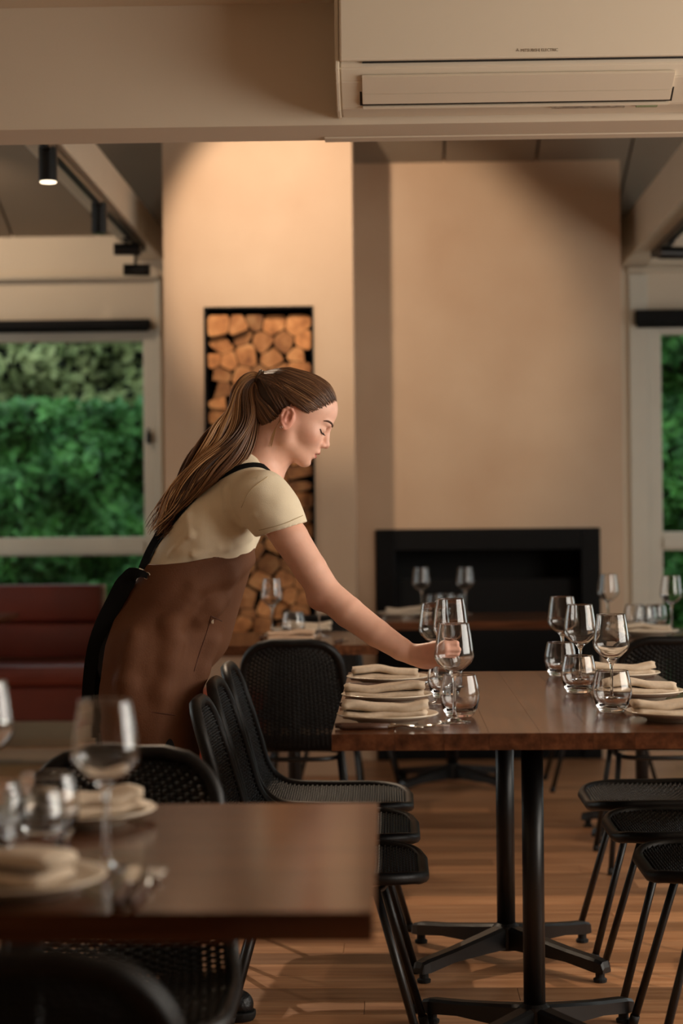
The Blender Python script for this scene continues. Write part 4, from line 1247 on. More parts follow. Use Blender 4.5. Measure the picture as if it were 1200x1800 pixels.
# right arm (towards us)
SHR = W(462, 876, 4.625); ELR = W(572, 1042, 4.585); WRR = W(727, 1153, 4.535)
B.cone(NB, SHR, 0.045, 0.050, 0.04)
B.chain([SHR, W(510, 945, 4.60), W(545, 1000, 4.592), ELR], [0.050, 0.0440, 0.0405, 0.0385], 0.005)
B.chain([ELR, W(612, 1076, 4.57), W(662, 1113, 4.555), W(705, 1141, 4.54), WRR], [0.0385, 0.0380, 0.0335, 0.0275, 0.0235], 0.005)
B.ell(W(560, 1052, 4.59), (0.028, 0.028, 0.028), None, 0.02)
# right hand closed round the stem
SX, SY = HP.x, HELD_Y
def Hd(px, py, Y): return W(px, py, Y)
KN = [Hd(777, 1133, 4.474), Hd(780, 1144, 4.470), Hd(778, 1155, 4.472), Hd(772, 1164, 4.478)]
for i, kp in enumerate(KN):
    B.cone(Hd(734 + i, 1146 + i * 4, 4.527 - i * 0.002), kp, 0.0190 - 0.001 * abs(i - 1), 0.0105, 0.012)
PIP = [Hd(802, 1132, 4.480), Hd(806, 1144, 4.478), Hd(803, 1155.5, 4.480), Hd(795, 1165, 4.484)]
DIP = [Hd(803, 1137, 4.508), Hd(806, 1149, 4.508), Hd(803, 1159, 4.508), Hd(796, 1168, 4.506)]
TIP = [Hd(787, 1139, 4.5165), Hd(788, 1150, 4.517), Hd(786, 1160, 4.517), Hd(782, 1168, 4.515)]
FR = [0.0085, 0.0088, 0.0084, 0.0074]
for i in range(4):
    r = FR[i]
    B.cone(KN[i], PIP[i], r * 1.12, r, 0.006); B.cone(PIP[i], DIP[i], r, r * 0.92, 0.004); B.cone(DIP[i], TIP[i], r * 0.92, r * 0.82, 0.003)
B.cone(Hd(744, 1146, 4.545), Hd(762, 1137, 4.553), 0.0165, 0.0125, 0.012)
B.cone(Hd(762, 1137, 4.553), Hd(779, 1130, 4.540), 0.0125, 0.0100, 0.008)
B.cone(Hd(779, 1130, 4.540), Hd(794, 1129, 4.520), 0.0100, 0.0085, 0.004)
B.ell(Hd(752, 1164, 4.525), (0.024, 0.018, 0.017), None, 0.015)
# left arm, bent in front of the body on the far side
SHL = W(440, 880, 4.945); ELL = W(372, 1010, 5.03); WRL = W(322, 1100, 5.03)
B.cone(NB, SHL, 0.045, 0.050, 0.04)
B.chain([SHL, W(410, 945, 5.00), ELL], [0.050, 0.043, 0.038], 0.006)
B.chain([ELL, W(350, 1055, 5.035), WRL], [0.038, 0.034, 0.024], 0.006)
LK = [W(300 + 9 * i, 1138 + 2 * i, 5.035) for i in range(4)]
for i in range(4):
    B.cone(WRL, LK[i], 0.018, 0.0105, 0.012)
    m_ = LK[i] + np.array([-0.010, 0.012, -0.036]); t_ = m_ + np.array([-0.002, 0.0, -0.028])
    B.cone(LK[i], m_, 0.0090, 0.0085, 0.005); B.cone(m_, t_, 0.0085, 0.0072, 0.003)
B.cone(WRL + np.array([0.01, -0.01, 0]), W(338, 1130, 5.02), 0.014, 0.011, 0.012); B.cone(W(338, 1130, 5.02), W(335, 1155, 5.02), 0.010, 0.008, 0.004)

body_V, body_Q = B.mesh(0.0026, lo=np.array([-2, 4.0, 0.80]))
M_skin = bpy.data.materials.new('skin'); M_skin.use_nodes = True
_nt = M_skin.node_tree; _b = _nt.nodes['Principled BSDF']
_at = _nt.nodes.new('ShaderNodeVertexColor'); _at.layer_name = 'tone'
_nz = _nt.nodes.new('ShaderNodeTexNoise'); _nz.inputs['Scale'].default_value = 45; _nz.inputs['Detail'].default_value = 4
_hs = _nt.nodes.new('ShaderNodeHueSaturation'); _mr = _nt.nodes.new('ShaderNodeMapRange')
_mr.inputs['To Min'].default_value = 0.90; _mr.inputs['To Max'].default_value = 1.10
_nt.links.new(_nz.outputs['Fac'], _mr.inputs['Value']); _nt.links.new(_mr.outputs[0], _hs.inputs['Value'])
_nt.links.new(_at.outputs['Color'], _hs.inputs['Color']); _nt.links.new(_hs.outputs[0], _b.inputs['Base Color'])
_b.inputs['Roughness'].default_value = 0.48
_b.inputs['Subsurface Weight'].default_value = 0.12; _b.inputs['Subsurface Radius'].default_value = (0.012, 0.005, 0.003); _b.inputs['Subsurface Scale'].default_value = 0.6
body = sdf_obj('body', (body_V, body_Q), M_skin, waitress, ORG)
# skin tones: lips, cheeks, ears, hands a little redder
hp = (body_V - HO) @ HR
base = np.array(srgb(236, 186, 163)[:3]); lip = np.array(srgb(178, 92, 82)[:3]); blush = np.array(srgb(212, 140, 116)[:3]); red = np.array(srgb(206, 128, 108)[:3])
colr = np.tile(base, (len(body_V), 1))
def blend(w, c): 
    global colr
    w = np.clip(w, 0, 1)[:, None]; colr = colr * (1 - w) + c * w
def gauss(c, r): return np.exp(-(((hp - np.array(c)) / np.array(r)) ** 2).sum(1))
for s_ in (-1, 1):
    blend(gauss((0.072, 0.048 * s_, -0.004), (0.022, 0.03, 0.018)) * 0.5, blush)
    blend(gauss((0.0, 0.078 * s_, 0.006), (0.03, 0.014, 0.04)) * 0.8, red)
blend(gauss((0.116, 0, -0.008), (0.012, 0.014, 0.010)) * 0.5, blush)
lipw = ((np.abs(hp[:, 2] + 0.0365) < (0.0118 - 0.013 * (np.abs(hp[:, 1]) / 0.02) ** 2)) & (hp[:, 0] > 0.088) & (np.abs(hp[:, 1]) < 0.0205)).astype(float)
blend(lipw * 0.9, lip)
wrist = np.linalg.norm(body_V - W(770, 1150, 4.5), axis=1); blend(np.clip(1.0 - wrist / 0.085, 0, 1) * 0.7, red)
elb = np.linalg.norm(body_V - W(560, 1060, 4.57), axis=1); blend(np.clip(1 - elb / 0.06, 0, 1) * 0.3, red)
ca = body.data.color_attributes.new('tone', 'FLOAT_COLOR', 'POINT')
ca.data.foreach_set('color', np.concatenate([colr, np.ones((len(colr), 1))], 1).ravel())

def raycast(F, px, py, off=0.0, start=3.9, stop=5.6):
    """first point of the field met by the line of sight through a pixel"""
    d = np.array(ray(px, py)); d = d / np.linalg.norm(d); o = np.array(CAM)
    t = start
    for _ in range(160):
        p = o + d * t; v = F.eval(p[None])[0] - off
        if v < 0.0004: return p
        t += max(v * 0.7, 0.0006)
        if t > stop: return None
    return p

# ---- T-shirt
M_shirt = mat('shirt_cotton', srgb(234, 220, 192), 0.85, var=0.03, scale=20, bump=0.12, bscale=500)
S = Field()
S.chain(SP, [0.112, 0.096, 0.106, 0.080], 0.05, 1.36)
S.cone(NB + np.array([-0.012, 0, -0.006]), SHR, 0.052, 0.062, 0.05)
S.cone(NB + np.array([-0.012, 0, -0.006]), SHL, 0.052, 0.062, 0.05)
S.cone(W(432, 806, Y0), W(420, 870, Y0), 0.058, 0.09, 0.04)
SLV = W(497, 930, 4.605)
S.chain([SHR, W(482, 905, 4.612), SLV + (SLV - W(482, 905, 4.612)) * 0.5], [0.064, 0.0635, 0.0585], 0.03)
SLL = W(412, 935, 5.00)
S.chain([SHL, SLL, SLL + (SLL - SHL) * 0.4], [0.064, 0.061, 0.059], 0.03)
# creases from armpit and shoulder
for pts, r, k in ((((448, 905, 4.575), (425, 930, 4.60), (385, 962, 4.63)), 0.005, 0.014), (((440, 945, 4.62), (400, 962, 4.625), (340, 975, 4.64)), 0.0055, 0.014),
                  (((395, 860, 4.66), (400, 895, 4.63), (425, 925, 4.60)), 0.005, 0.014), (((330, 905, 4.66), (335, 940, 4.64), (300, 975, 4.66)), 0.004, 0.016)):
    q = [raycast(S, a, b) for a, b, c in pts]
    if all(x is not None for x in q): S.chain([x + np.array([0, 0.003, 0]) for x in q], [r * 0.5, r, r * 0.4], k)
pl1 = W(430, 788, Y0); pl2 = W(480, 824, Y0)
cn = np.array([-(pl1[2] - pl2[2]), 0, (pl1[0] - pl2[0])]); cn = cn / np.linalg.norm(cn); cn = cn if cn[2] > 0 else -cn
sl_n = np.array([W(520, 1000, Y0)[0] - W(499, 930, Y0)[0], 0, W(520, 1000, Y0)[2] - W(499, 930, Y0)[2]]); sl_n /= np.linalg.norm(sl_n)
sll_n = (SLL - SHL) / np.linalg.norm(SLL - SHL)
def shirt_post(D, x, y, z):
    # neck opening: a dished plane, sleeve ends
    nk = (x - pl1[0]) * cn[0] + (z - pl1[2]) * cn[2] - 0.9 * (y - Y0) ** 2 + 0.004
    D = np.maximum(D, np.where(np.abs(y - Y0) < 0.10, nk, nk))
    e = (x - SLV[0]) * sl_n[0] + (z - SLV[2]) * sl_n[2]
    D = np.where((y < 4.69) & (x > W(440, 900, Y0)[0]), np.maximum(D, e), D)
    e2 = (x - SLL[0]) * sll_n[0] + (y - SLL[1]) * sll_n[1] + (z - SLL[2]) * sll_n[2]
    D = np.where(y > 4.93, np.maximum(D, e2), D)
    D = D + 0.0006 * np.sin(x * 95 + z * 60) * np.sin(z * 70 - x * 25 + y * 20)
    D = np.maximum(D, 0.86 - z)
    return D
shirt = sdf_obj('t_shirt', S.mesh(0.0038, post=shirt_post), M_shirt, waitress, ORG)
# seams: shoulder seam, sleeve hem, collar
M_seam = mat('shirt_seam', srgb(188, 168, 134), 0.9, var=0.05)
def drape(F, pxs, off, n=24, **kw):
    c = catmull(pxs, n); out = []
    for q in c:
        p = raycast(F, q[0], q[1], off, **kw)
        if p is not None: out.append(p)
    return out
def draped_tube(name, F, pxs, r, m, off=0.0, n=24, parent=None, flat=None):
    p = drape(F, pxs, off, n)
    if len(p) < 3: print('DRAPE MISS', name); return None
    bm = bmesh.new(); tube(bm, [q - ORG for q in p], r, 8, flat=flat); return obj(name, bm, m, parent, True)
draped_tube('shoulder_seam', S, [(470, 838), (440, 862), (424, 892)], 0.0010, M_seam, 0.0002, parent=shirt)
draped_tube('sleeve_hem', S, [(455, 932), (480, 926), (505, 918), (532, 906)], 0.0010, M_seam, 0.0002, parent=shirt)

# ---- jeans and shoes
M_jeans = mat('black_denim', srgb(20, 22, 25), 0.85, spec=0.3, var=0.15, scale=60, bump=0.15, bscale=400)
J = Field()
KR, AR = W(285, 1450, 4.66), W(322, 1745, 4.475); KL, AL = W(243, 1420, 4.90), W(228, 1668, 4.95)
AR[2] = 0.11; AL[2] = 0.11
J.cone(W(258, 1150, Y0), W(262, 1120, Y0), 0.113, 0.105, 0.04, 1.38)
J.ell(W(238, 1155, Y0), (0.105, 0.165, 0.125), None, 0.05)
J.chain([W(255, 1165, 4.70), KR, AR], [0.098, 0.064, 0.046], 0.03)
J.chain([W(252, 1165, 4.87), KL, AL], [0.098, 0.064, 0.046], 0.03)
def jeans_post(D, x, y, z): 
    D = np.maximum(D, z - W(230, 1086, Y0)[2]); return np.maximum(D, 0.075 - z)
jeans = sdf_obj('jeans', J.mesh(0.006, post=jeans_post), M_jeans, waitress, ORG)
M_shoe = mat('black_shoe', srgb(16, 16, 17), 0.4, var=0.2, scale=20, bump=0.3, bscale=90)
def shoe(A, toe_dir):
    d = np.array(toe_dir, float); d /= np.linalg.norm(d)
    f = Field(); base_ = np.array([A[0], A[1], 0.0])
    f.cone(base_ + d * -0.045 + [0, 0, 0.045], base_ + d * 0.135 + [0, 0, 0.036], 0.038, 0.034, 0.02)
    f.cone(base_ + [0, 0, 0.05], base_ + [0, 0, 0.095], 0.042, 0.043, 0.02)
    f.cone(base_ + d * 0.02 + [0, 0, 0.07], base_ + d * 0.10 + [0, 0, 0.045], 0.034, 0.034, 0.02)
    def post(D, x, y, z): return np.maximum(np.maximum(D, 0.022 - z), z - 0.118)
    so = sdf_obj('shoe', f.mesh(0.005, post=post), M_shoe, waitress, ORG)
    def post2(D, x, y, z): return np.maximum(np.maximum(D, 0.0008 - z), z - 0.0225)
    g = Field(); g.cone(base_ + d * -0.045 + [0, 0, 0.02], base_ + d * 0.135 + [0, 0, 0.02], 0.043, 0.040, 0.01)
    sdf_obj('sole', g.mesh(0.005, post=post2), M_rubber, so, ORG)
    n_ = np.array([-d[1], d[0], 0])
    for i in range(4):
        c_ = base_ + d * (0.04 + 0.022 * i) + np.array([0, 0, 0.106 - 0.010 * i])
        obj('lace', tube(bmesh.new(), [c_ - n_ * 0.026 - ORG - np.array([0, 0, 0.012]), c_ - ORG, c_ + n_ * 0.026 - ORG - np.array([0, 0, 0.012])], 0.003, 6), M_rubber, so, True)
shoe(AR, (1, -0.06, 0)); shoe(AL, (1, 0.1, 0))

# ---- apron
M_apron = mat('apron_canvas', srgb(92, 57, 36), 0.75, spec=0.3, scale=6, col2=srgb(106, 68, 44), bump=0.12, bscale=240)
A = Field()
A.chain(SP[:3], [0.126, 0.112, 0.116], 0.06, 1.36)
A.chain([SP[0], W(252, 1250, Y0), W(248, 1460, Y0)], [0.128, 0.127, 0.120], 0.06, 1.42)
A.chain([W(285, 1180, 4.72), W(268, 1330, 4.72), W(280, 1480, 4.67)], [0.090, 0.086, 0.092], 0.06)
A.cone(W(375, 1005, 4.80), W(348, 1110, 4.80), 0.080, 0.085, 0.06, 1.3)
for pts, r in ((((392, 1050), (372, 1066), (350, 1085)), 0.012), (((440, 985), (400, 1012), (340, 1032)), 0.011), (((455, 965), (420, 985), (370, 1000)), 0.009), (((330, 1055), (300, 1100), (292, 1160)), 0.012),
               (((372, 1130), (352, 1180), (338, 1240)), 0.012), (((310, 1130), (285, 1220), (268, 1340)), 0.014), (((235, 1120), (222, 1200), (215, 1330)), 0.012)):
    q = [raycast(A, a, b) for a, b in pts]
    if all(x is not None for x in q): A.chain([x + np.array([0, r * 0.55, 0]) for x in q], [r * 0.5, r, r * 0.6], 0.035)
cutZ = [W(x, y_, Y0) for x, y_ in ((268, 984), (262, 1002), (232, 1043), (213, 1085), (201, 1127), (190, 1200), (185, 1330), (185, 1480))]
cz_ = np.array([q[2] for q in cutZ])[::-1]; cx_ = np.array([q[0] for q in cutZ])[::-1]
topP = [W(x, y_, Y0) for x, y_ in ((230, 992), (262, 990), (300, 990), (340, 986), (400, 974), (440, 958), (475, 940), (560, 900))]
tx_ = np.array([q[0] for q in topP]); tz_ = np.array([q[2] for q in topP])
def apron_post(D, x, y, z):
    D = np.maximum(D, (np.interp(z, cz_, cx_) - x) * 0.85)
    D = np.maximum(D, (z - np.interp(x, tx_, tz_)) * 0.95)
    fold = np.clip((W(300, 1180, Y0)[2] - z) / 0.25, 0, 1)
    D = D + fold * 0.005 * np.sin(np.arctan2(y - Y0, x - ORG[0]) * 11 + z * 2)
    return np.maximum(D, 0.40 - z)
apron = sdf_obj('apron', A.mesh(0.0045, post=apron_post), M_apron, waitress, ORG)
M_stitch = mat('apron_seam', srgb(78, 42, 24), 0.8, var=0.05)
draped_tube('pocket_seam', A, [(371, 1083), (362, 1115), (350, 1150), (341, 1180)], 0.0016, M_stitch, 0.0004, parent=apron)
draped_tube('pocket_seam', A, [(371, 1083), (380, 1087), (390, 1092)], 0.0016, M_stitch, 0.0004, parent=apron)
draped_tube('hem_seam', A, [(255, 1250), (285, 1254), (312, 1258), (332, 1262)], 0.0012, M_stitch, 0.0004, parent=apron)
M_tag = mat('apron_tag', srgb(216, 200, 176), 0.6, var=0.05)
q_ = raycast(A, 373, 1092, 0.001)
if q_ is not None: obj('tag', bx(*(lambda c: (c[0] - 0.003, c[0] + 0.003, c[1] - 0.003, c[1] + 0.001, c[2] - 0.006, c[2] + 0.006))(q_ - ORG), 0.001), M_tag, apron)
# straps, eyelet, tie
M_strap = mat('black_webbing', srgb(8, 9, 10), 0.85, spec=0.2, var=0.15, scale=90, bump=0.15, bscale=500)
def ribbon(name, pts, normals, width, thick, m, parent):
    """flat band along pts, lying against the normals"""
    bm = bmesh.new(); secs = []
    n = len(pts)
    ws = width if isinstance(width, (list, np.ndarray)) else [width] * n
    for i in range(n):
        t = Vector(pts[min(i + 1, n - 1)] - pts[max(i - 1, 0)]).normalized(); nn = Vector(normals[i]); nn = (nn - t * nn.dot(t)).normalized(); s = t.cross(nn)
        p = Vector(pts[i]); w = ws[i] / 2
        secs.append([bm.verts.new(p + s * w * a + nn * thick * b) for a, b in ((-1, 0), (1, 0), (1, 1), (-1, 1))])
    for P_, Q_ in zip(secs[:-1], secs[1:]):
        for k in range(4): bm.faces.new((P_[k], P_[(k + 1) % 4], Q_[(k + 1) % 4], Q_[k]))
    bm.faces.new(list(reversed(secs[0]))); bm.faces.new(secs[-1])
    bmesh.ops.recalc_face_normals(bm, faces=bm.faces)
    return obj(name, bm, m, parent)
SA = Field(); SA.ops = [o for o in S.ops]
def strap(name, pxs, width, n=30):
    p = drape(SA, pxs, 0.0012, n)
    p = np.array(p); g = SA.grad(p)
    k = np.array([1, 2, 3, 2, 1]) / 9.0
    for ax_ in range(3): g[:, ax_] = np.convolve(np.pad(g[:, ax_], 2, mode='edge'), k, 'valid')
    return ribbon(name, p - ORG, g, width, 0.0022, M_strap, waitress)
strap('shoulder_strap', [(476, 826), (455, 818), (428, 820), (395, 834), (362, 858), (328, 890), (298, 925), (276, 958), (258, 992)], 0.018)
def free_ribbon(name, pts, width, nrm=(0, -1, 0.1)):
    c = catmull(pts, 26); ws = np.interp(np.linspace(0, 1, 26), np.linspace(0, 1, len(width)), width)
    return ribbon(name, c - ORG, [np.array(nrm)] * 26, list(ws), 0.004, M_strap, waitress)
free_ribbon('back_strap', [W(300, 905, 4.70), W(276, 945, 4.68), W(262, 970, 4.665), W(250, 1000, 4.655)], [0.016, 0.018, 0.018, 0.02])
free_ribbon('apron_tie', [W(259, 1012, 4.632), W(246, 1008, 4.630), W(232, 1010, 4.640), W(222, 1024, 4.65)], [0.012, 0.020, 0.036, 0.044])
free_ribbon('apron_tie', [W(236, 1004, 4.64), W(218, 1028, 4.65), W(200, 1062, 4.66), W(180, 1100, 4.66), W(166, 1140, 4.66), W(158, 1185, 4.66), W(154, 1235, 4.66), W(153, 1300, 4.66)], [0.030, 0.046, 0.044, 0.040, 0.036, 0.032, 0.030, 0.030])
free_ribbon('apron_tie', [W(224, 1020, 4.66), W(205, 1070, 4.672), W(190, 1110, 4.672), W(180, 1155, 4.672), W(174, 1210, 4.672), W(172, 1290, 4.672)], [0.03, 0.034, 0.030, 0.028, 0.026, 0.026])
bm = bmesh.new(); ec = W(258, 1012, 4.634) - ORG
tube(bm, [ec + np.array([0.008 * math.cos(a), -0.002, 0.008 * math.sin(a)]) for a in np.linspace(0, 2 * math.pi, 16, endpoint=False)], 0.0022, 6, closed=True)
obj('eyelet', bm, M_steel, apron, True)

# ---- face details
M_brow = mat('eyebrow_hair', srgb(74, 50, 36), 0.8, var=0.1)
M_lash = mat('eyelash_hair', srgb(24, 17, 14), 0.7, var=0.1)
def on_face(f, l, u, off=0.0005):
    p = H(f, l, u)[None]
    for _ in range(5):
        d = B.eval(p); g = B.grad(p); p = p - g * (d - off)[:, None]
    return p[0]
for s_ in (-1, 1):
    bp_ = [on_face(f, l * s_, u) for f, l, u in ((0.081, 0.047, 0.0470), (0.090, 0.038, 0.0500), (0.099, 0.026, 0.0492), (0.104, 0.0125, 0.0455))]
    c = catmull(bp_, 14)
    obj('eyebrow', tube(bmesh.new(), [q - ORG for q in c], list(np.interp(np.linspace(0, 1, 14), [0, .3, .8, 1], [0.0010, 0.0026, 0.0032, 0.0022])), 6, flat=(1.0, 0.6)), M_brow, waitress, True)
    lp_ = [on_face(f, l * s_, u, 0.0003) for f, l, u in ((0.079, 0.0440, 0.0225), (0.088, 0.0400, 0.0195), (0.096, 0.0320, 0.0185), (0.0965, 0.0230, 0.0195), (0.094, 0.018, 0.021))]
    c = catmull(lp_, 14)
    bm = bmesh.new(); tube(bm, [q - ORG for q in c], 0.0019, 6)
    for k in range(1, 13):
        d = HF * 0.007 * (0.6 + 0.4 * math.sin(k / 13 * 3.14)) + HU * -0.0035 + HL * s_ * 0.004 * (1 - k / 7)
        tube(bm, [c[k] - ORG, c[k] + d * 0.6 - ORG, c[k] + d + HU * 0.0012 - ORG], [0.0008, 0.0006, 0.0003], 4)
    obj('eyelashes', bm, M_lash, waitress, True)
ep = on_face(-0.001, -0.078, -0.019, 0.001)
obj('earring', tube(bmesh.new(), [ep - ORG + np.array([0, -0.003, 0]) + np.array([0.0028 * math.cos(a), 0, 0.0028 * math.sin(a)]) for a in np.linspace(0, 6.283, 10, endpoint=False)], 0.0007, 5, closed=True), M_steel, waitress, True)

# ---- hair
def hair_mat(name, c1, c2):
    m = bpy.data.materials.new(name); m.use_nodes = True; nt = m.node_tree; b = nt.nodes['Principled BSDF']
    at = nt.nodes.new('ShaderNodeVertexColor'); at.layer_name = 'tone'
    nt.links.new(at.outputs['Color'], b.inputs['Base Color'])
    b.inputs['Roughness'].default_value = 0.38; b.inputs['Specular IOR Level'].default_value = 0.5
    return m
M_hair = hair_mat('brown_hair', None, None)
M_hair_core = mat('hair_core', srgb(58, 38, 26), 0.6, var=0.2, scale=60)
HC = Field()
HC.ell(H(-0.006, 0, 0.048), (0.104, 0.079, 0.0855), HR, 0.02)
HC.ell(H(0.033, 0, 0.067), (0.0695, 0.064, 0.0655), HR, 0.03)
HC.ell(H(-0.045, 0, 0.000), (0.050, 0.056, 0.055), HR, 0.03)
HC.cone(H(-0.070, 0, 0.055), H(-0.110, 0, 0.060), 0.045, 0.014, 0.04)
TIE = H(-0.113, 0, 0.060)
def hairline(f): return np.interp(f, [-0.05, -0.003, 0.030, 0.042, 0.0657, 0.0868, 0.12], [0.040, 0.040, 0.041, 0.043, 0.0735, 0.106, 0.15])
def back_line(u): return np.interp(u, [-0.09, -0.075, -0.02, 0.04], [-0.040, -0.030, -0.016, -0.004])
def cap_post(D, x, y, z):
    dx, dy, dz = x - HO[0], y - HO[1], z - HO[2]
    f = dx * HF[0] + dz * HF[2]; u = dx * HU[0] + dz * HU[2]; f = f + 0 * dy; u = u + 0 * dy
    r1 = (hairline(f) - u) * 0.8; r2 = (f - back_line(u))
    e_ = np.minimum(r1, r2); D = D + 0.007 * np.clip(1 + e_ / 0.018, 0, 1)
    D = np.maximum(D, e_); return np.maximum(D, (-0.082 - u))
cap_V, cap_Q = HC.mesh(0.0035, off=-0.003, post=cap_post)
hair = sdf_obj('hair', (cap_V, cap_Q), M_hair_core, waitress, ORG)
hair_cols = [np.array(srgb(*c)[:3]) for c in ((84, 56, 38), (98, 68, 46), (116, 82, 56), (134, 98, 68), (88, 60, 41), (74, 49, 33))]
pony_cols = [np.array(srgb(*c)[:3]) for c in ((96, 64, 42), (120, 84, 54), (150, 108, 70), (186, 142, 98), (104, 70, 46), (84, 56, 37), (200, 158, 112))]
hr = np.random.default_rng(5)
def strands_mesh(name, paths, radii, cols, parent, seg=4):
    V = []; Fq = []; C = []; base_ = 0
    for p, r, c in zip(paths, radii, cols):
        n = len(p); t = np.gradient(p, axis=0); t /= np.linalg.norm(t, axis=1)[:, None] + 1e-9
        a = np.cross(t, np.array([0.3, 1.0, 0.2])); a /= np.linalg.norm(a, axis=1)[:, None] + 1e-9; b = np.cross(t, a)
        rr = np.asarray(r)[:, None]
        ring = np.stack([p + (a * math.cos(2 * math.pi * k / seg) + b * math.sin(2 * math.pi * k / seg)) * rr for k in range(seg)], 1)
        V.append(ring.reshape(-1, 3)); i = np.arange(n - 1)[:, None] * seg; k = np.arange(seg)[None]
        Fq.append(np.stack([i + k, i + (k + 1) % seg, i + seg + (k + 1) % seg, i + seg + k], -1).reshape(-1, 4) + base_)
        C.append(np.tile(c, (n * seg, 1))); base_ += n * seg
    V = np.concatenate(V); me = mesh_np(name, V - ORG, np.concatenate(Fq)); C = np.concatenate(C)
    at = me.color_attributes.new('tone', 'FLOAT_COLOR', 'POINT'); at.data.foreach_set('color', np.concatenate([C, np.ones((len(C), 1))], 1).ravel())
    o = obj(name, me, M_hair, parent, True); o['kind'] = 'stuff'
    return o
# combed strands from the hairline back to the tie
paths, radii, cols = [], [], []
starts = []
for k in range(1250):
    side = -1 if hr.random() < 0.62 else 1
    if hr.random() < 0.78:
        f = hr.uniform(-0.002, 0.110); u = float(hairline(f)) + hr.uniform(-0.001, 0.009)
        lat = 0.075 * math.sqrt(max(0.02, 1 - (f / 0.098) ** 2)) * side
        if f > 0.060: lat = side * hr.uniform(0, 0.055); f = 0.0862 - 9 * lat * lat; u = float(hairline(f)) + hr.uniform(0.0, 0.004)
        starts.append((f, lat, u))
    else:
        u = hr.uniform(-0.078, 0.04); f = float(back_line(u)) - hr.uniform(0.0, 0.004)
        starts.append((f, 0.066 * side, u))
n_s = 18
for f, l, u in starts:
    s0 = H(f, l, u); tt = np.linspace(0, 1, n_s)[:, None]
    sd = 1 if l > 0 else -1
    if f > 0.015:
        al = abs(l) + hr.uniform(-0.006, 0.006)
        ctl = H(-0.012 + 0.25 * f, sd * np.interp(al, [0, 0.02, 0.055, 0.075], [0.0, 0.055, 0.098, 0.084]), np.interp(al, [0, 0.02, 0.055, 0.075], [0.185, 0.165, 0.085, 0.048]))
    else: ctl = (s0 + TIE) / 2 + HU * 0.03 * (1 if u > 0 else -0.3)
    tt = tt * 0.98 + 0.02 * hr.random()
    p = (1 - tt) ** 2 * s0 + 2 * tt * (1 - tt) * ctl + tt ** 2 * TIE
    offs = hr.uniform(-0.0008, 0.0020) + 0.0008 * np.sin(tt[:, 0] * hr.uniform(4, 9) + hr.uniform(0, 6))
    offs = offs - 0.0065 * np.clip(1 - tt[:, 0] / 0.22, 0, 1)
    for _ in range(4):
        d = HC.eval(p); g = HC.grad(p); p = p - g * (d - offs + 0.0012)[:, None]
    w = np.clip((tt - 0.82) / 0.18, 0, 1); p = p * (1 - w) + (TIE + (p[-1] - TIE) * 0.35) * w * 1.0 if False else p
    paths.append(p); radii.append(np.interp(tt[:, 0], [0, 0.3, 0.8, 1], [0.0003, 0.0017, 0.0018, 0.0014])); cols.append(hair_cols[hr.integers(len(hair_cols))] * hr.uniform(0.85, 1.2))
strands_mesh('combed_strands', paths, radii, cols, hair)
# hair tie
tb = H(-0.118, 0, 0.064)
ta = np.array([W(455, 668, Y0) - W(470, 674, Y0)])[0]; ta /= np.linalg.norm(ta)
ring = []
e1 = np.cross(ta, HL); e1 /= np.linalg.norm(e1)
M_tie = mat('hair_tie', srgb(92, 70, 50), 0.6, var=0.1)
bm = bmesh.new()
for off in (-0.004, 0.003): tube(bm, [tb + ta * off + e1 * 0.017 * math.cos(a) + HL * 0.017 * math.sin(a) - ORG for a in np.linspace(0, 2 * math.pi, 20, endpoint=False)], 0.0042, 8, closed=True)
obj('hair_tie', bm, M_tie, waitress, True)
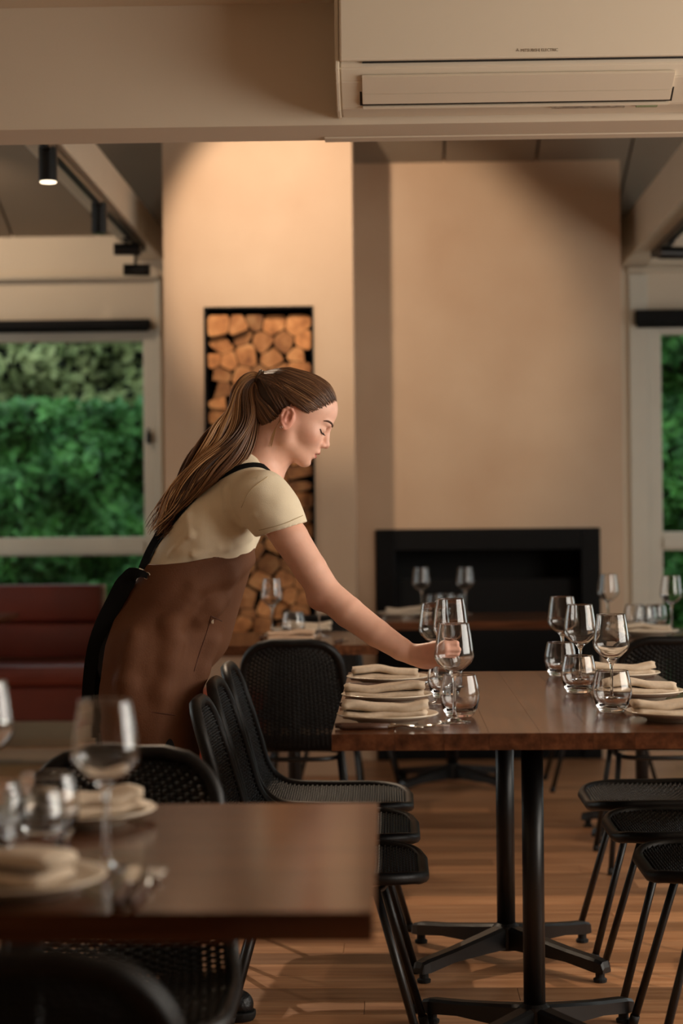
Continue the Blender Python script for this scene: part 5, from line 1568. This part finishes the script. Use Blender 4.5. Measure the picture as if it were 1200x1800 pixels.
# ponytail: bundle of waved strands falling over the back
pc = [(W(462, 673, 4.78), 0.013), (W(444, 668, 4.775), 0.020), (W(430, 690, 4.765), 0.032), (W(425, 735, 4.745), 0.046), (W(402, 778, 4.715), 0.054), (W(362, 818, 4.695), 0.046), (W(326, 862, 4.685), 0.038), (W(298, 902, 4.68), 0.028), (W(272, 936, 4.675), 0.016)]
gc = catmull([np.concatenate([p, [r]]) for p, r in pc], 40)
gt = np.gradient(gc[:, :3], axis=0); gt /= np.linalg.norm(gt, axis=1)[:, None]
gs = np.cross(gt, np.array([0, 1.0, 0])); gs /= np.linalg.norm(gs, axis=1)[:, None]
gn = np.cross(gs, gt)
paths, radii, cols = [], [], []
for k in range(560):
    a = hr.uniform(0, 2 * math.pi); q = math.sqrt(hr.uniform(0.05, 1.0)); ua, ub = q * math.cos(a), q * math.sin(a)
    end = int(hr.integers(30, 41)) if hr.random() < 0.85 else int(hr.integers(20, 34))
    clump = int(a / (2 * math.pi) * 15) + (7 if q < 0.6 else 0); phs = clump * 1.3 + hr.uniform(-0.2, 0.2)
    i = np.arange(end); t = i / 39.0
    amp = np.interp(t, [0, 0.15, 0.5, 1], [0, 0.10, 0.26, 0.45])
    wv = np.sin(t * 15 + phs) * amp
    dev = np.interp(t, [0, 0.7, 1], [0, 0, 1])[:, None] * hr.normal(0, 0.008, 3)
    p = gc[:end, :3] + gs[:end] * ((ua + wv * 0.6) * gc[:end, 3])[:, None] + gn[:end] * ((ub * 0.62 + 0.3 * np.sin(t * 12 + phs * 1.7) * amp) * gc[:end, 3])[:, None] + dev
    paths.append(p); radii.append(np.interp(i / max(end - 1, 1), [0, 0.1, 0.75, 1], [0.0012, 0.0021, 0.0018, 0.0004]))
    c = pony_cols[(clump * 3 + (1 if hr.random() < 0.25 else 0)) % len(pony_cols)] * hr.uniform(0.85, 1.12)
    cols.append(c)
pony = strands_mesh('ponytail', paths, radii, cols, hair)
bm = bmesh.new(); tube(bm, [g[:3] - ORG for g in gc[:36]], [g[3] * 0.62 for g in gc[:36]], 10, flat=(1.0, 0.75)); obj('ponytail_core', bm, M_hair_core, hair, True)
# loose wisps by the ear and nape
paths, radii, cols = [], [], []
for k in range(14):
    x0 = hr.uniform(-1, 1)
    p = catmull([H(-0.012 + 0.004 * x0, -0.066, 0.010), H(-0.014, -0.070, -0.020), H(-0.010 + 0.004 * x0, -0.066, -0.045), H(-0.004 + 0.006 * x0, -0.060, -0.070 - 0.01 * hr.random())], 12)
    paths.append(p); radii.append(np.linspace(0.0009, 0.0003, 12)); cols.append(pony_cols[3] * hr.uniform(0.8, 1.1))
strands_mesh('loose_wisps', paths, radii, cols, hair)
